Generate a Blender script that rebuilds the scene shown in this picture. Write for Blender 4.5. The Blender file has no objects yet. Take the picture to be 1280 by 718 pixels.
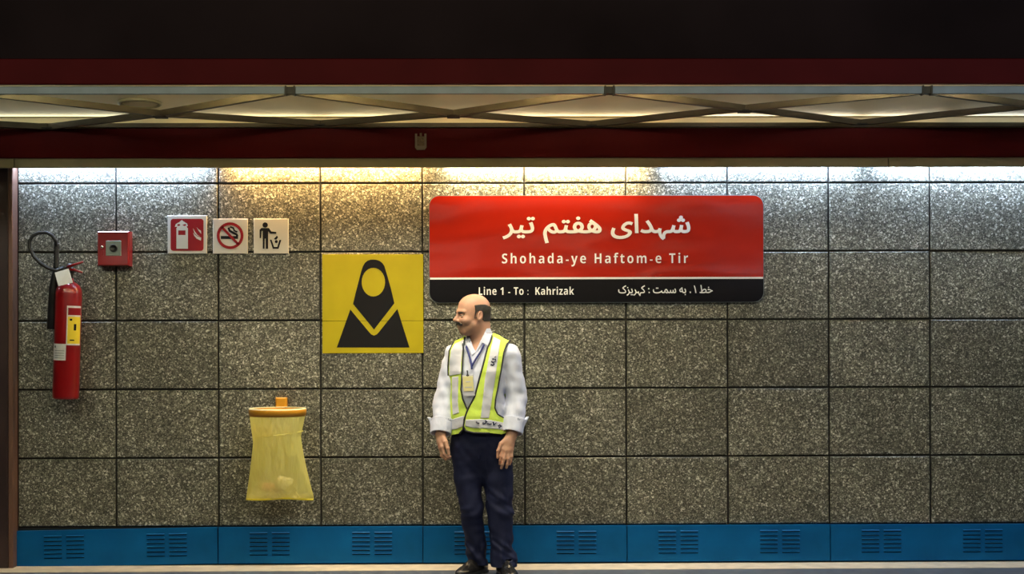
import bpy, bmesh, math, random
import numpy as np
from mathutils import Vector, Matrix, Euler
from mathutils.geometry import tessellate_polygon
random.seed(7); rng = np.random.default_rng(5)
SC = bpy.context.scene; COL = SC.collection
R = math.radians

# ------------------------------------------------------------------ camera
FPX, EYE, DIST = 2000.0, 1.5, 10.0
YAW, PITCH, ROLL, SHIFT = R(.8), R(.3), R(.15), 35.5
_F = Vector((math.sin(YAW)*math.cos(PITCH), math.cos(YAW)*math.cos(PITCH), math.sin(PITCH)))
_R0 = Vector((math.cos(YAW), -math.sin(YAW), 0)); _U0 = _R0.cross(_F)
_R = _R0*math.cos(ROLL) - _U0*math.sin(ROLL); _U = _U0*math.cos(ROLL) + _R0*math.sin(ROLL)
cd = bpy.data.cameras.new('camera'); cam = bpy.data.objects.new('camera', cd); COL.objects.link(cam)
cd.sensor_width = 36; cd.lens = 36*FPX/1280; cd.shift_y = SHIFT/1280; cd.clip_start = .05
cam.matrix_world = Matrix(((_R.x, _U.x, -_F.x, 0), (_R.y, _U.y, -_F.y, -DIST), (_R.z, _U.z, -_F.z, EYE), (0, 0, 0, 1)))
SC.camera = cam

def at(px, py, Y):
    """world point seen at a photograph pixel, on the upright plane y = Y"""
    d = _F + _R*((px-640)/FPX) + _U*((359+SHIFT-py)/FPX)
    return Vector((0, -DIST, EYE)) + d*((Y+DIST)/d.y)

# ------------------------------------------------------------------ world, lamps, exposure
w = bpy.data.worlds.new('world'); SC.world = w; w.use_nodes = True
w.node_tree.nodes['Background'].inputs[0].default_value = (.55, .6, .75, 1)
w.node_tree.nodes['Background'].inputs[1].default_value = .006
SC.view_settings.view_transform = 'Standard'; SC.view_settings.look = 'None'
SC.view_settings.gamma = 1; SC.view_settings.use_curve_mapping = False
SC.view_settings.exposure = 0.0

def lamp(name, loc, target, sx, sy, power, col, spread=180):
    l = bpy.data.lights.new(name, 'AREA'); l.shape = 'RECTANGLE'; l.size = sx; l.size_y = sy
    l.energy = power; l.color = col; l.spread = R(spread)
    o = bpy.data.objects.new(name, l); COL.objects.link(o); o.location = loc
    o.rotation_euler = (Vector(target)-Vector(loc)).to_track_quat('-Z', 'Y').to_euler()
    return o
COOL, WARM, MID = (.56, .72, 1), (1, .62, .25), (1, .78, .45)
# fluorescent tubes hidden in the cove above the wall
TUBES = [(-2.36, COOL, 20), (-1.01, WARM, 22), (.34, MID, 32), (1.69, COOL, 20), (3.04, COOL, 21), (-3.71, COOL, 19)]
for x, c, p in TUBES:
    lamp('cove_tube_light', (x, -.07, 2.505), (x, -.005, 2.41), 1.2, .03, p, c)
# station ceiling lamps over the tracks
lamp('track_lamp_warm', (-.3, -6.2, 4.1), (-.2, 0, .8), 3.4, .5, 70, (1, .90, .56))
lamp('track_lamp_cool', (3.6, -6.2, 4.1), (3.2, 0, .8), 3.4, .5, 57, (.74, .88, 1))
lamp('track_lamp_left', (-4.2, -6.2, 4.1), (-3.4, 0, .8), 3.4, .5, 51, (.97, 1, .82))
# the tubes along the opposite platform
for x, c in ((-4.4, (1, .82, .7)), (-1.4, (1, .8, .6)), (1.6, (1, .8, .55)), (4.6, (.9, .8, .9))):
    lamp('opposite_tube_light', (x, -14, 2.5), (x, 0, 2.2), 2.6, .16, 6, c)
# lamp in the platform canopy, over the heads of the passengers
lamp('canopy_lamp', (-.3, -1.1, 2.64), (-.3, -.7, 0), 1.6, .12, 20, (1, .92, .72), 115)
# indirect tubes on top of the near rail of the canopy, with an added rear fill
for x, c, p in ((-2.9, (.95, .95, .75), 10), (-1.2, (1, .86, .55), 12), (.4, (1, .78, .5), 15), (2.0, (1, .9, .75), 12), (3.6, (.9, .95, 1), 9)):
    lamp('canopy_cove_light', (x, -1.83, 2.775), (x, -1.6, 3.05), 1.5, .03, p*2.2, c, 120)
    lamp('canopy_rear_fill', (x, -.40, 2.722), (x, -1.0, 2.93), 1.5, .03, p*.11, c, 170)  # added fill above the far rail, only there to brighten the ceiling

# ------------------------------------------------------------------ materials
def mat(name, col=(.5, .5, .5), rough=.5, metal=0, spec=.5, noise=0, nscale=20, bump=0, bscale=60, coat=0, emit=None, estr=0):
    m = bpy.data.materials.new(name); m.use_nodes = True
    N, L = m.node_tree.nodes, m.node_tree.links; b = N['Principled BSDF']
    b.inputs['Base Color'].default_value = (*col, 1); b.inputs['Roughness'].default_value = rough
    b.inputs['Metallic'].default_value = metal; b.inputs['Specular IOR Level'].default_value = spec
    b.inputs['Coat Weight'].default_value = coat; b.inputs['Coat Roughness'].default_value = .06
    tc = N.new('ShaderNodeTexCoord')
    if noise:
        n = N.new('ShaderNodeTexNoise'); n.inputs['Scale'].default_value = nscale; n.inputs['Detail'].default_value = 5
        L.new(tc.outputs['Object'], n.inputs['Vector'])
        r = N.new('ShaderNodeMapRange'); r.inputs[3].default_value = 1-noise; r.inputs[4].default_value = 1+noise
        r.inputs[1].default_value = .3; r.inputs[2].default_value = .7
        L.new(n.outputs['Fac'], r.inputs[0])
        v = N.new('ShaderNodeVectorMath'); v.operation = 'SCALE'; v.inputs[0].default_value = col
        L.new(r.outputs[0], v.inputs['Scale']); L.new(v.outputs[0], b.inputs['Base Color'])
    if bump:
        n2 = N.new('ShaderNodeTexNoise'); n2.inputs['Scale'].default_value = bscale; n2.inputs['Detail'].default_value = 3
        L.new(tc.outputs['Object'], n2.inputs['Vector'])
        bp = N.new('ShaderNodeBump'); bp.inputs['Strength'].default_value = bump; bp.inputs['Distance'].default_value = .01
        L.new(n2.outputs['Fac'], bp.inputs['Height']); L.new(bp.outputs[0], b.inputs['Normal'])
    if emit:
        b.inputs['Emission Color'].default_value = (*emit, 1); b.inputs['Emission Strength'].default_value = estr
    return m

def granite():
    m = bpy.data.materials.new('granite'); m.use_nodes = True
    N, L = m.node_tree.nodes, m.node_tree.links; b = N['Principled BSDF']
    tc = N.new('ShaderNodeTexCoord'); oi = N.new('ShaderNodeObjectInfo')
    off = N.new('ShaderNodeVectorMath'); off.operation = 'MULTIPLY_ADD'
    cr = N.new('ShaderNodeCombineXYZ')
    for i in range(3): L.new(oi.outputs['Random'], cr.inputs[i])
    L.new(cr.outputs[0], off.inputs[0]); off.inputs[1].default_value = (37, 11, 53); L.new(tc.outputs['Object'], off.inputs[2])
    def vor(scale, stops):
        v = N.new('ShaderNodeTexVoronoi'); v.inputs['Scale'].default_value = scale
        L.new(off.outputs[0], v.inputs['Vector'])
        s = N.new('ShaderNodeSeparateColor'); L.new(v.outputs['Color'], s.inputs[0])
        r = N.new('ShaderNodeValToRGB'); r.color_ramp.interpolation = 'CONSTANT'
        e = r.color_ramp.elements
        while len(e) < len(stops): e.new(.5)
        for i, (p, c) in enumerate(stops): e[i].position = p; e[i].color = (*c, 1)
        L.new(s.outputs[0], r.inputs[0]); return r
    big = vor(105, [(0, (.03, .029, .021)), (.38, (.11, .108, .08)), (.72, (.22, .216, .166)), (.885, (.48, .47, .39)), (.962, (.85, .83, .73))])
    sm = vor(190, [(0, (.03, .029, .022)), (.45, (.12, .117, .088)), (.77, (.27, .265, .21)), (.93, (.66, .65, .56))])
    mx = N.new('ShaderNodeMix'); mx.data_type = 'RGBA'; mx.inputs[0].default_value = .5
    L.new(big.outputs[0], mx.inputs[6]); L.new(sm.outputs[0], mx.inputs[7])
    n = N.new('ShaderNodeTexNoise'); n.inputs['Scale'].default_value = 5; n.inputs['Detail'].default_value = 3
    L.new(off.outputs[0], n.inputs['Vector'])
    r = N.new('ShaderNodeMapRange'); r.inputs[1].default_value = .3; r.inputs[2].default_value = .7; r.inputs[3].default_value = .8; r.inputs[4].default_value = 1.15
    L.new(n.outputs['Fac'], r.inputs[0])
    ob = N.new('ShaderNodeMapRange'); ob.inputs[3].default_value = .86; ob.inputs[4].default_value = 1.12
    L.new(oi.outputs['Random'], ob.inputs[0])
    mm = N.new('ShaderNodeMath'); mm.operation = 'MULTIPLY'; L.new(r.outputs[0], mm.inputs[0]); L.new(ob.outputs[0], mm.inputs[1])
    sc = N.new('ShaderNodeVectorMath'); sc.operation = 'SCALE'; L.new(mx.outputs[2], sc.inputs[0]); L.new(mm.outputs[0], sc.inputs['Scale'])
    L.new(sc.outputs[0], b.inputs['Base Color'])
    b.inputs['Roughness'].default_value = .42
    return m

M = dict(
    granite=granite(), grout=mat('grout', (.03, .028, .025), .95),
    blue=mat('blue_paint', (.002, .085, .26), .5, spec=.1, noise=.18, nscale=4, bump=.05, bscale=9),
    black=mat('black_gap', (.008, .008, .008), .8),
    maroon=mat('maroon_paint', (.060, .005, .006), .5, spec=.03, noise=.12, nscale=3),
    dark=mat('dark_gloss_panel', (.014, .009, .010), .25, spec=.1, noise=.3, nscale=1.2),
    olive=mat('cream_trim_metal', (.21, .19, .105), .5, noise=.1, nscale=6),
    cream=mat('cream_ceiling', (.72, .64, .41), .7, noise=.06, nscale=3),
    greymetal=mat('grey_metal', (.17, .20, .21), .45, .2, noise=.15, nscale=8),
    strut=mat('strut_metal', (.06, .053, .038), .55, 0, spec=.2, noise=.15, nscale=12),
    pillar=mat('pillar_panel', (.035, .02, .02), .35, noise=.2, nscale=3),
    pillar_edge=mat('pillar_edge', (.16, .085, .06), .4, .3),
    floor=mat('floor_stone', (.13, .14, .16), .3, noise=.2, nscale=14, bump=.05),
    border=mat('border_stone', (.72, .62, .46), .5, noise=.15, nscale=10),
    trackbed=mat('trackbed', (.03, .03, .03), .9, noise=.4, nscale=15),
    red=mat('red_enamel', (.23, .005, .007), .28, coat=.25, noise=.06, nscale=5),
    redflat=mat('red_print', (.22, .006, .010), .5, spec=.2), white=mat('white_print', (.88, .87, .83), .5),
    whitepl=mat('white_plate', (.5, .49, .43), .5, spec=.3), blackpr=mat('black_print', (.010, .010, .012), .7, spec=.1),
    yellow=mat('yellow_vinyl', (.44, .36, .010), .5, spec=.2, noise=.05, nscale=6),
    label_yellow=mat('yellow_label', (.8, .62, .03), .4), label_white=mat('white_label', (.7, .7, .68), .45, noise=.1, nscale=60),
    orange=mat('orange_plastic', (.62, .27, .012), .4), rubber=mat('black_rubber', (.012, .012, .013), .4),
    chrome=mat('chrome', (.6, .6, .6), .25, .9), green=mat('green_print', (.1, .4, .1), .5),
    signblack=mat('sign_black', (.008, .008, .010), .12, spec=.2),
    plate_grey=mat('grey_plate', (.2, .24, .22), .4, .3),
    tissue=mat('white_paper', (.92, .86, .84), .8, bump=.4, bscale=80), pinkpaper=mat('pink_paper', (.75, .4, .3), .8, bump=.4, bscale=80),
    brownpaper=mat('brown_paper', (.35, .18, .06), .8), crest=mat('crest_metal', (.17, .15, .11), .5, .2), crest_in=mat('crest_inside', (.12, .09, .04), .5, noise=.4, nscale=90),
)
def sign_red():
    m = mat('sign_red', (.34, .015, .006), .12, spec=.4)
    N, L = m.node_tree.nodes, m.node_tree.links; b = N['Principled BSDF']
    tc = N.new('ShaderNodeTexCoord'); mp = N.new('ShaderNodeMapping'); mp.inputs['Scale'].default_value = (1.0, 1, 2.2)
    L.new(tc.outputs['Object'], mp.inputs[0])
    n = N.new('ShaderNodeTexNoise'); n.inputs['Scale'].default_value = 1.3; n.inputs['Detail'].default_value = 1
    L.new(mp.outputs[0], n.inputs['Vector'])
    bp = N.new('ShaderNodeBump'); bp.inputs['Strength'].default_value = .5; bp.inputs['Distance'].default_value = .03
    L.new(n.outputs['Fac'], bp.inputs['Height']); L.new(bp.outputs[0], b.inputs['Normal'])
    return m
M['signred'] = sign_red()

# ------------------------------------------------------------------ mesh helpers
def mesh(name, V, F, m, parent=None, smooth=False, loc=None):
    me = bpy.data.meshes.new(name); me.from_pydata([tuple(v) for v in V], [], F)
    me.materials.append(m)
    if smooth: me.polygons.foreach_set('use_smooth', [True]*len(me.polygons))
    me.update()
    return link(name, me, parent, loc)
def link(name, me, parent=None, loc=None):
    o = bpy.data.objects.new(name, me); COL.objects.link(o)
    if parent: o.parent = parent
    if loc is not None: o.location = loc
    return o
def tag(o, label, cat, group=None):
    o['label'] = label; o['category'] = cat
    if group: o['group'] = group
    return o
def empty(name, loc, label, cat, group=None):
    o = bpy.data.objects.new(name, None); COL.objects.link(o); o.location = loc; o.empty_display_size = .1
    return tag(o, label, cat, group)
def struct(o): o['kind'] = 'structure'; return o
def join(*parts):
    V, F = [], []
    for v, f in parts:
        n = len(V); V += [tuple(a) for a in v]; F += [tuple(i+n for i in q) for q in f]
    return V, F
def box(x0, x1, y0, y1, z0, z1):
    V = [(x, y, z) for x in (x0, x1) for y in (y0, y1) for z in (z0, z1)]
    return V, [(0, 1, 3, 2), (4, 6, 7, 5), (0, 4, 5, 1), (2, 3, 7, 6), (0, 2, 6, 4), (1, 5, 7, 3)]
def chbox(x0, x1, yf, yb, z0, z1, c):
    """slab facing -y with chamfered front edges"""
    V = [(x0, yb, z0), (x1, yb, z0), (x1, yb, z1), (x0, yb, z1)]
    V += [(x0, yf+c, z0), (x1, yf+c, z0), (x1, yf+c, z1), (x0, yf+c, z1)]
    V += [(x0+c, yf, z0+c), (x1-c, yf, z0+c), (x1-c, yf, z1-c), (x0+c, yf, z1-c)]
    F = [(8, 9, 10, 11)]
    for i in range(4):
        j = (i+1) % 4
        F += [(4+i, 4+j, 8+j, 8+i), (i, j, 4+j, 4+i)]
    F.append((3, 2, 1, 0))
    return V, F
def frame(dirv):
    d = Vector(dirv).normalized(); u = d.cross(Vector((0, 0, 1)))
    if u.length < 1e-3: u = d.cross(Vector((0, 1, 0)))
    u.normalize(); return u, d.cross(u).normalized()
def tube(pts, r, n=8, cap=True):
    pts = [Vector(p) for p in pts]; rs = r if isinstance(r, (list, tuple)) else [r]*len(pts)
    V, F = [], []; pu = None
    for i, p in enumerate(pts):
        d = (pts[min(i+1, len(pts)-1)]-pts[max(i-1, 0)]).normalized()
        if pu is None: u, _ = frame(d)
        else:
            u = pu-d*pu.dot(d); u.normalize()
        pu = u; v = d.cross(u)
        V += [p+(u*math.cos(2*math.pi*k/n)+v*math.sin(2*math.pi*k/n))*rs[i] for k in range(n)]
    for i in range(len(pts)-1):
        for k in range(n):
            a, b = i*n+k, i*n+(k+1) % n
            F.append((a, b, b+n, a+n))
    if cap: F += [tuple(range(n-1, -1, -1)), tuple(range((len(pts)-1)*n, len(pts)*n))]
    return V, F
def lathe(prof, n=32, axis=((0, 0, 0), (0, 0, 1))):
    """prof: list of (t along axis, radius)"""
    o, d = Vector(axis[0]), Vector(axis[1]).normalized(); u, v = frame(d)
    V, F = [], []
    for t, r in prof:
        V += [o+d*t+(u*math.cos(2*math.pi*k/n)+v*math.sin(2*math.pi*k/n))*r for k in range(n)]
    for i in range(len(prof)-1):
        for k in range(n):
            a, b = i*n+k, i*n+(k+1) % n
            F.append((a, b, b+n, a+n))
    F += [tuple(range(n-1, -1, -1)), tuple(range((len(prof)-1)*n, len(prof)*n))]
    return V, F
def beam(a, b, wd, ht):
    """bar of rectangular section from a to b"""
    a, b = Vector(a), Vector(b); d = (b-a).normalized(); s = d.cross(Vector((0, 0, 1))).normalized(); u = s.cross(d)
    V = [p+s*sx*wd/2+u*sz*ht/2 for p in (a, b) for sx, sz in ((-1, -1), (1, -1), (1, 1), (-1, 1))]
    return V, [(3, 2, 1, 0), (4, 5, 6, 7), (0, 1, 5, 4), (1, 2, 6, 5), (2, 3, 7, 6), (3, 0, 4, 7)]
def flat(polys, y, th=.0006):
    """2-D figure in the xz plane facing -y; polys = list of [outer, hole, hole...]; thin solid print"""
    V, F = [], []
    for loops in polys:
        n0 = len(V); allp = [p for l in loops for p in l]
        V += [(p[0], y, p[1]) for p in allp]
        for t in tessellate_polygon([[Vector((p[0], p[1], 0)) for p in l] for l in loops]):
            a, b, c = (Vector(allp[i]) for i in t)
            if (b-a).cross(c-a) < 0: t = t[::-1]
            F.append(tuple(n0+i for i in t))
        n1 = len(V); V += [(p[0], y+th, p[1]) for p in allp]; k = 0
        for l in loops:
            for i in range(len(l)):
                j = (i+1) % len(l); F.append((n0+k+i, n1+k+i, n1+k+j, n0+k+j))
            k += len(l)
    return V, F
def rrect(x0, x1, z0, z1, r, n=6):
    P = []
    for cx, cz, a in ((x1-r, z1-r, 0), (x0+r, z1-r, 90), (x0+r, z0+r, 180), (x1-r, z0+r, 270)):
        P += [(cx+r*math.cos(R(a+90*i/n)), cz+r*math.sin(R(a+90*i/n))) for i in range(n+1)]
    return P
def circ(cx, cz, rx, rz=None, n=28): return [(cx+rx*math.cos(2*math.pi*i/n), cz+(rz or rx)*math.sin(2*math.pi*i/n)) for i in range(n)]
def pix(pts, Y): return [(p.x, p.z) for p in (at(a, b, Y) for a, b in pts)]

# ------------------------------------------------------------------ the setting
TP, TX0 = .6362, -2.3274              # tile pitch and one vertical joint
RP, RZ0 = .428, .240                  # row pitch and top of the base
XL = at(19, 400, -.05).x; XR = TX0+TP*10
wall = struct(mesh('wall_back', *box(XL-3, XR, .016, .2, -.1, 3.3), M['grout']))
J = .0115
def tile_mesh(wd, ht):
    me = bpy.data.meshes.new('tile'); V, F = chbox(0, wd-J, 0, .02, 0, ht-J, .004)
    me.from_pydata(V, [], F); me.materials.append(M['granite']); return me
tm, tm_top = tile_mesh(TP, RP), tile_mesh(TP, .3)
tm_l = tile_mesh(TX0-XL, RP); tm_lt = tile_mesh(TX0-XL, .3)
for i in range(-1, 10):
    for k in range(6):
        x = TX0+TP*i if i >= 0 else XL
        me = (tm_top if k == 5 else tm) if i >= 0 else (tm_lt if k == 5 else tm_l)
        o = link('tile', me, wall, (x+J/2+random.uniform(-.001, .001), random.uniform(-.0022, .0008), RZ0+RP*k+J/2+random.uniform(-.001, .001)))
        o.rotation_euler = (random.uniform(-.002, .002), 0, random.uniform(-.002, .002))

# blue ventilated base
base = struct(mesh('baseboard_back', *box(XL, XR, .004, .016, 0, .235), M['black']))
PW = 2*TP
def panel_mesh():
    xs, zs = {0, PW-.004}, {0, .222}; holes = []
    for g in range(2):
        cx = TP*g+TP*.5
        for c in (-1, 1):
            hx0 = cx+c*.069-.055
            for r_ in range(6):
                hz = .048+.0262*r_
                holes.append((hx0, hx0+.11, hz, hz+.0145)); xs |= {hx0, hx0+.11}; zs |= {hz, hz+.0145}
    xs, zs = sorted(xs), sorted(zs); V, F = [], []
    for x in xs:
        for z in zs: V.append((x, 0, z))
    nz = len(zs)
    for i in range(len(xs)-1):
        for j in range(nz-1):
            mx_, mz_ = (xs[i]+xs[i+1])/2, (zs[j]+zs[j+1])/2
            if any(h[0] < mx_ < h[1] and h[2] < mz_ < h[3] for h in holes): continue
            F.append((i*nz+j, (i+1)*nz+j, (i+1)*nz+j+1, i*nz+j+1))
    w_ = PW-.004
    V, F = join((V, F), box(0, w_, 0, .026, .222, .2235), box(0, .0015, 0, .026, 0, .222), box(w_-.0015, w_, 0, .026, 0, .222), box(0, w_, 0, .026, -.0015, 0))
    return V, F, holes
V, F, holes = panel_mesh()
pme = bpy.data.meshes.new('base_panel'); pme.from_pydata(V, [], F); pme.materials.append(M['blue'])
lme = bpy.data.meshes.new('louvre')
lme.from_pydata([(0, -.007, .0105), (.11, -.007, .0105), (.11, .001, .0178), (0, .001, .0178), (0, -.0055, .0095), (.11, -.0055, .0095), (.11, .0025, .0168), (0, .0025, .0168)], [],
                [(0, 1, 2, 3), (7, 6, 5, 4), (4, 5, 1, 0), (5, 6, 2, 1), (7, 4, 0, 3)]); lme.materials.append(M['blue'])
for i in range(5):
    x = TX0-TP+PW*i
    p = link('base_panel', pme, base, (x+.002, -.022, .014))
    p.rotation_euler = (0, R(-.85) if i == 0 else random.uniform(-.0008, .0008), 0)
    if i == 0: p.location = (x+.002, -.022, -.004)
    for h in holes: link('louvre', lme, p, (h[0], 0, h[2]-.003))

floor = struct(mesh('floor', *box(-6, 7, -2.2, .2, -.35, 0), M['floor']))
mesh('border_strip', *box(-6, 7, -.26, .01, -.02, .002), M['border'], floor)
struct(mesh('trim_1', *box(-6, 7, -14, -2.2, -1.5, -1.45), M['trackbed']))

# pillar at the left edge
pil = struct(mesh('trim_2', *box(XL-.8, XL-.03, -.1, .02, 0, 2.66), M['pillar']))
mesh('edge_strip', *chbox(XL-.03, XL, -.1, .02, 0, 2.66, .004), M['pillar_edge'], pil)

# fascia over the tubes, its cream lip and the box behind it
XE0, XE1 = -5, 6.2
fas = struct(mesh('trim_3', *chbox(XE0, XE1, -.36, -.335, 2.503, 2.68, .003), M['maroon']))
lip = struct(mesh('trim_4', *box(XE0, XE1, -.33, -.327, 2.447, 2.51), M['olive']))
xs = [XE0, at(18, 205, -.34).x, at(1110, 205, -.34).x, XE1]
for a, b in zip(xs, xs[1:]):
    mesh('lip_panel', *chbox(a+.003, b-.003, -.345, -.329, 2.445, 2.501, .002), M['olive'], lip)
struct(mesh('trim_5', *box(XE0, XE1, -.355, .016, 2.682, 2.80), M['cream']))

# ceiling over the platform and the dark fascia above the track
V = [(x, y, z) for x in (XE0, XE1) for y, z in ((-1.86, 2.845), (-.36, 2.745), (-.36, 2.89), (-1.86, 2.89))]
ceil = struct(mesh('ceiling', V, [(0, 1, 2, 3), (7, 6, 5, 4), (0, 4, 5, 1), (1, 5, 6, 2), (2, 6, 7, 3), (3, 7, 4, 0)], M['cream']))
up = struct(mesh('trim_6', *chbox(XE0, XE1, -1.9, -1.86, 2.716, 2.845, .004), M['maroon']))
V = [(XE0, -1.9, 2.845), (XE1, -1.9, 2.845), (XE1, -2.02, 3.4), (XE0, -2.02, 3.4), (XE0, -1.86, 2.845), (XE1, -1.86, 2.845), (XE1, -1.98, 3.4), (XE0, -1.98, 3.4)]
struct(mesh('trim_7', V, [(0, 1, 2, 3), (7, 6, 5, 4), (3, 2, 6, 7), (4, 5, 1, 0)], M['dark']))

# lattice under the canopy
lat = empty('ceiling_lattice', (-.2, -1.1, 2.70), 'long grey metal lattice of crossed struts under the cream ceiling panels', 'lattice')
def in_lat(v): return [(a[0]+.2, a[1]+1.1, a[2]-2.70) for a in v]
LP, LX = 1.6243, -1.011
nx = [LX+LP*i for i in range(-2, 5)]
zc = [2.655, 2.672, 2.672, 2.700, 2.714, 2.714, 2.714]
zf = [2.70, 2.703, 2.722, 2.716, 2.724, 2.72, 2.72]
for i in range(len(nx)-1):
    V, F = box(nx[i]+.028, nx[i+1]-.028, -1.868, -1.832, 2.672, 2.709); mesh('near_rail', in_lat(V), F, M['greymetal'], lat)
    cx, cz = (nx[i]+nx[i+1])/2, zc[i]
    for (a, za) in ((nx[i], zf[i]), (nx[i+1], zf[i+1])):
        V, F = beam((a, -1.84, 2.688), (cx, -1.1, cz), .034, .034); mesh('strut', in_lat(V), F, M['strut'], lat)
        V, F = beam((cx, -1.1, cz), (a, -.39, za-.016), .034, .034); mesh('strut', in_lat(V), F, M['strut'], lat)
    V, F = box(cx-.035, cx+.035, -1.14, -1.06, cz-.024, cz-.012); mesh('cross_plate', in_lat(V), F, M['black'], lat)
for i, x in enumerate(nx):
    V, F = join(box(x-.026, x-.018, -1.875, -1.83, 2.664, 2.712), box(x+.018, x+.026, -1.875, -1.83, 2.664, 2.712), box(x-.018, x+.018, -1.866, -1.83, 2.672, 2.708))
    mesh('rail_joint', in_lat(V), F, M['strut'], lat)
    V, F = box(x-.04, x+.04, -.44, -.37, zf[i]-.032, zf[i]-.024); mesh('node_plate', in_lat(V), F, M['black'], lat)
V, F = box(XE0, XE1, -.40, -.365, 2.683, 2.708); mesh('far_rail', in_lat(V), F, M['strut'], lat)

# round ceiling disc
p = at(175, 127, -.82)
disc = empty('ceiling_disc', (p.x, -.82, 2.775), 'flat round cream disc set in the ceiling above the alarm box', 'ceiling speaker')
mesh('rim', *lathe([(0, .124), (-.012, .124), (-.018, .11), (-.006, .1), (0, .1)], 32), M['olive'], disc, True)
mesh('cover', *lathe([(0, .099), (-.009, .099), (-.011, .05), (-.011, .004)], 32), M['cream'], disc, True)

disc.rotation_euler = (R(-3.8), 0, 0)
# small fixture on the fascia
p = at(526, 177, -.36)
fx = empty('fascia_fixture', (p.x, -.36, p.z), 'small grey U-shaped metal fixture mounted on the maroon fascia', 'fixture')
U_ = [(-.034, .046), (-.022, .046), (-.022, -.028), (.022, -.028), (.022, .046), (.034, .046), (.034, -.036), (.024, -.05), (-.024, -.05), (-.034, -.036)]
mesh('bracket', *flat([[U_[::-1]]], -.014, .014), M['crest'], fx)
mesh('core', *join(box(-.021, .021, -.009, 0, -.027, .03), box(-.006, .006, -.013, 0, -.02, .05)), M['crest_in'], fx)

# ------------------------------------------------------------------ lettering
def glyph_loops(body, shear=0, spread=1):
    c = bpy.data.curves.new('lettering', 'FONT'); c.body = body; c.fill_mode = 'NONE'; c.resolution_u = 4; c.space_character = spread
    o = bpy.data.objects.new('lettering', c); COL.objects.link(o)
    bpy.context.view_layer.update()
    dg = bpy.context.evaluated_depsgraph_get(); me = bpy.data.meshes.new_from_object(o.evaluated_get(dg))
    nb = {}
    for e in me.edges:
        a, b = e.vertices; nb.setdefault(a, []).append(b); nb.setdefault(b, []).append(a)
    P = [(v.co.x+shear*v.co.y, v.co.y) for v in me.vertices]
    nv = len(P); order = {}
    # edges of a text curve run in vertex order, so the loop direction is kept
    loops, seen = [], set()
    for s in range(nv):
        if s in seen or s not in nb: continue
        l = [s]; seen.add(s); cur = s
        nxt = s+1 if (s+1) in nb.get(s, []) else nb[s][0]
        while nxt not in seen:
            l.append(nxt); seen.add(nxt); cur = nxt
            cand = [q for q in nb[cur] if q not in seen]
            if not cand: break
            nxt = cand[0]
        if len(l) > 2: loops.append([P[i] for i in l])
    bpy.data.objects.remove(o); bpy.data.curves.remove(c); bpy.data.meshes.remove(me)
    return loops
def area(l): return sum(l[i-1][0]*l[i][1]-l[i][0]*l[i-1][1] for i in range(len(l)))/2
def inside(p, l):
    c = False
    for i in range(len(l)):
        (x1, y1), (x2, y2) = l[i-1], l[i]
        if (y1 > p[1]) != (y2 > p[1]) and p[0] < (x2-x1)*(p[1]-y1)/(y2-y1)+x1: c = not c
    return c
def fatten(l, d):
    if not d: return l
    q = [p for i, p in enumerate(l) if (Vector(p)-Vector(l[i-1])).length > 1e-5]; out = []; n = len(q)
    for i in range(n):
        a, b, c = Vector(q[i-1]), Vector(q[i]), Vector(q[(i+1) % n])
        e1, e2 = (b-a).normalized(), (c-b).normalized()
        n1, n2 = Vector((e1.y, -e1.x)), Vector((e2.y, -e2.x)); m_ = n1+n2
        if m_.length < .3: m_ = n1
        m_.normalize(); k = min(1/max(m_.dot(n1), .5), 1.6)
        out.append(tuple(b+m_*d*k))
    return out
def untangle(l):
    """split a self-crossing outline into simple loops (keeps the winding)"""
    done, todo = [], [l]
    while todo:
        P = todo.pop(); n = len(P); A = np.array(P); B = np.roll(A, -1, 0); D = B-A; hit = None
        for i in range(n-2):
            j = np.arange(i+2, n if i else n-1)
            if not len(j): continue
            r = D[i]; q = A[j]-A[i]; den = r[0]*D[j, 1]-r[1]*D[j, 0]; den = np.where(np.abs(den) < 1e-12, 1e9, den)
            t = (q[:, 0]*D[j, 1]-q[:, 1]*D[j, 0])/den; u = (q[:, 0]*r[1]-q[:, 1]*r[0])/den
            k = np.nonzero((t > 1e-6) & (t < 1-1e-6) & (u > 1e-6) & (u < 1-1e-6))[0]
            if len(k):
                k = k[np.argmin(t[k])]; hit = (i, int(j[k]), tuple(A[i]+r*t[k])); break
        if hit is None:
            if n > 2 and abs(area(P)) > 2e-5: done.append(P)
        else:
            i, j, X = hit; todo += [P[:i+1]+[X]+P[j+1:], [X]+P[i+1:j+1]]
    return done
def text_polys(body, x0, x1, z0, z1, bold=0, spread=1, shear=0):
    loops = glyph_loops(body, shear, spread)
    big = max(loops, key=lambda l: abs(area(l))); sgn = 1 if area(big) > 0 else -1
    loops = [l if sgn > 0 else l[::-1] for l in loops]
    loops = [fatten(l, bold) for l in loops]
    loops = [q for l in loops for q in untangle(l)]
    pos_ = [l for l in loops if area(l) > 0]
    loops = [l if area(l) > 0 or any(sum(inside(p_, o_) for p_ in l) > .5*len(l) for o_ in pos_) else fatten(l[::-1], 2*bold) for l in loops]
    outs = [l for l in loops if area(l) > 0]; hol = [l for l in loops if area(l) < 0]
    xs_ = [p[0] for l in loops for p in l]; zs_ = [p[1] for l in loops for p in l]
    a, b, c, d = min(xs_), max(xs_), min(zs_), max(zs_)
    T = lambda l: [(x0+(p[0]-a)/(b-a)*(x1-x0), z0+(p[1]-c)/(d-c)*(z1-z0)) for p in l]
    return [[T(o)]+[T(h) for h in hol if sum(inside(h_, o) for h_ in h) > .6*len(h)] for o in outs]
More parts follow.
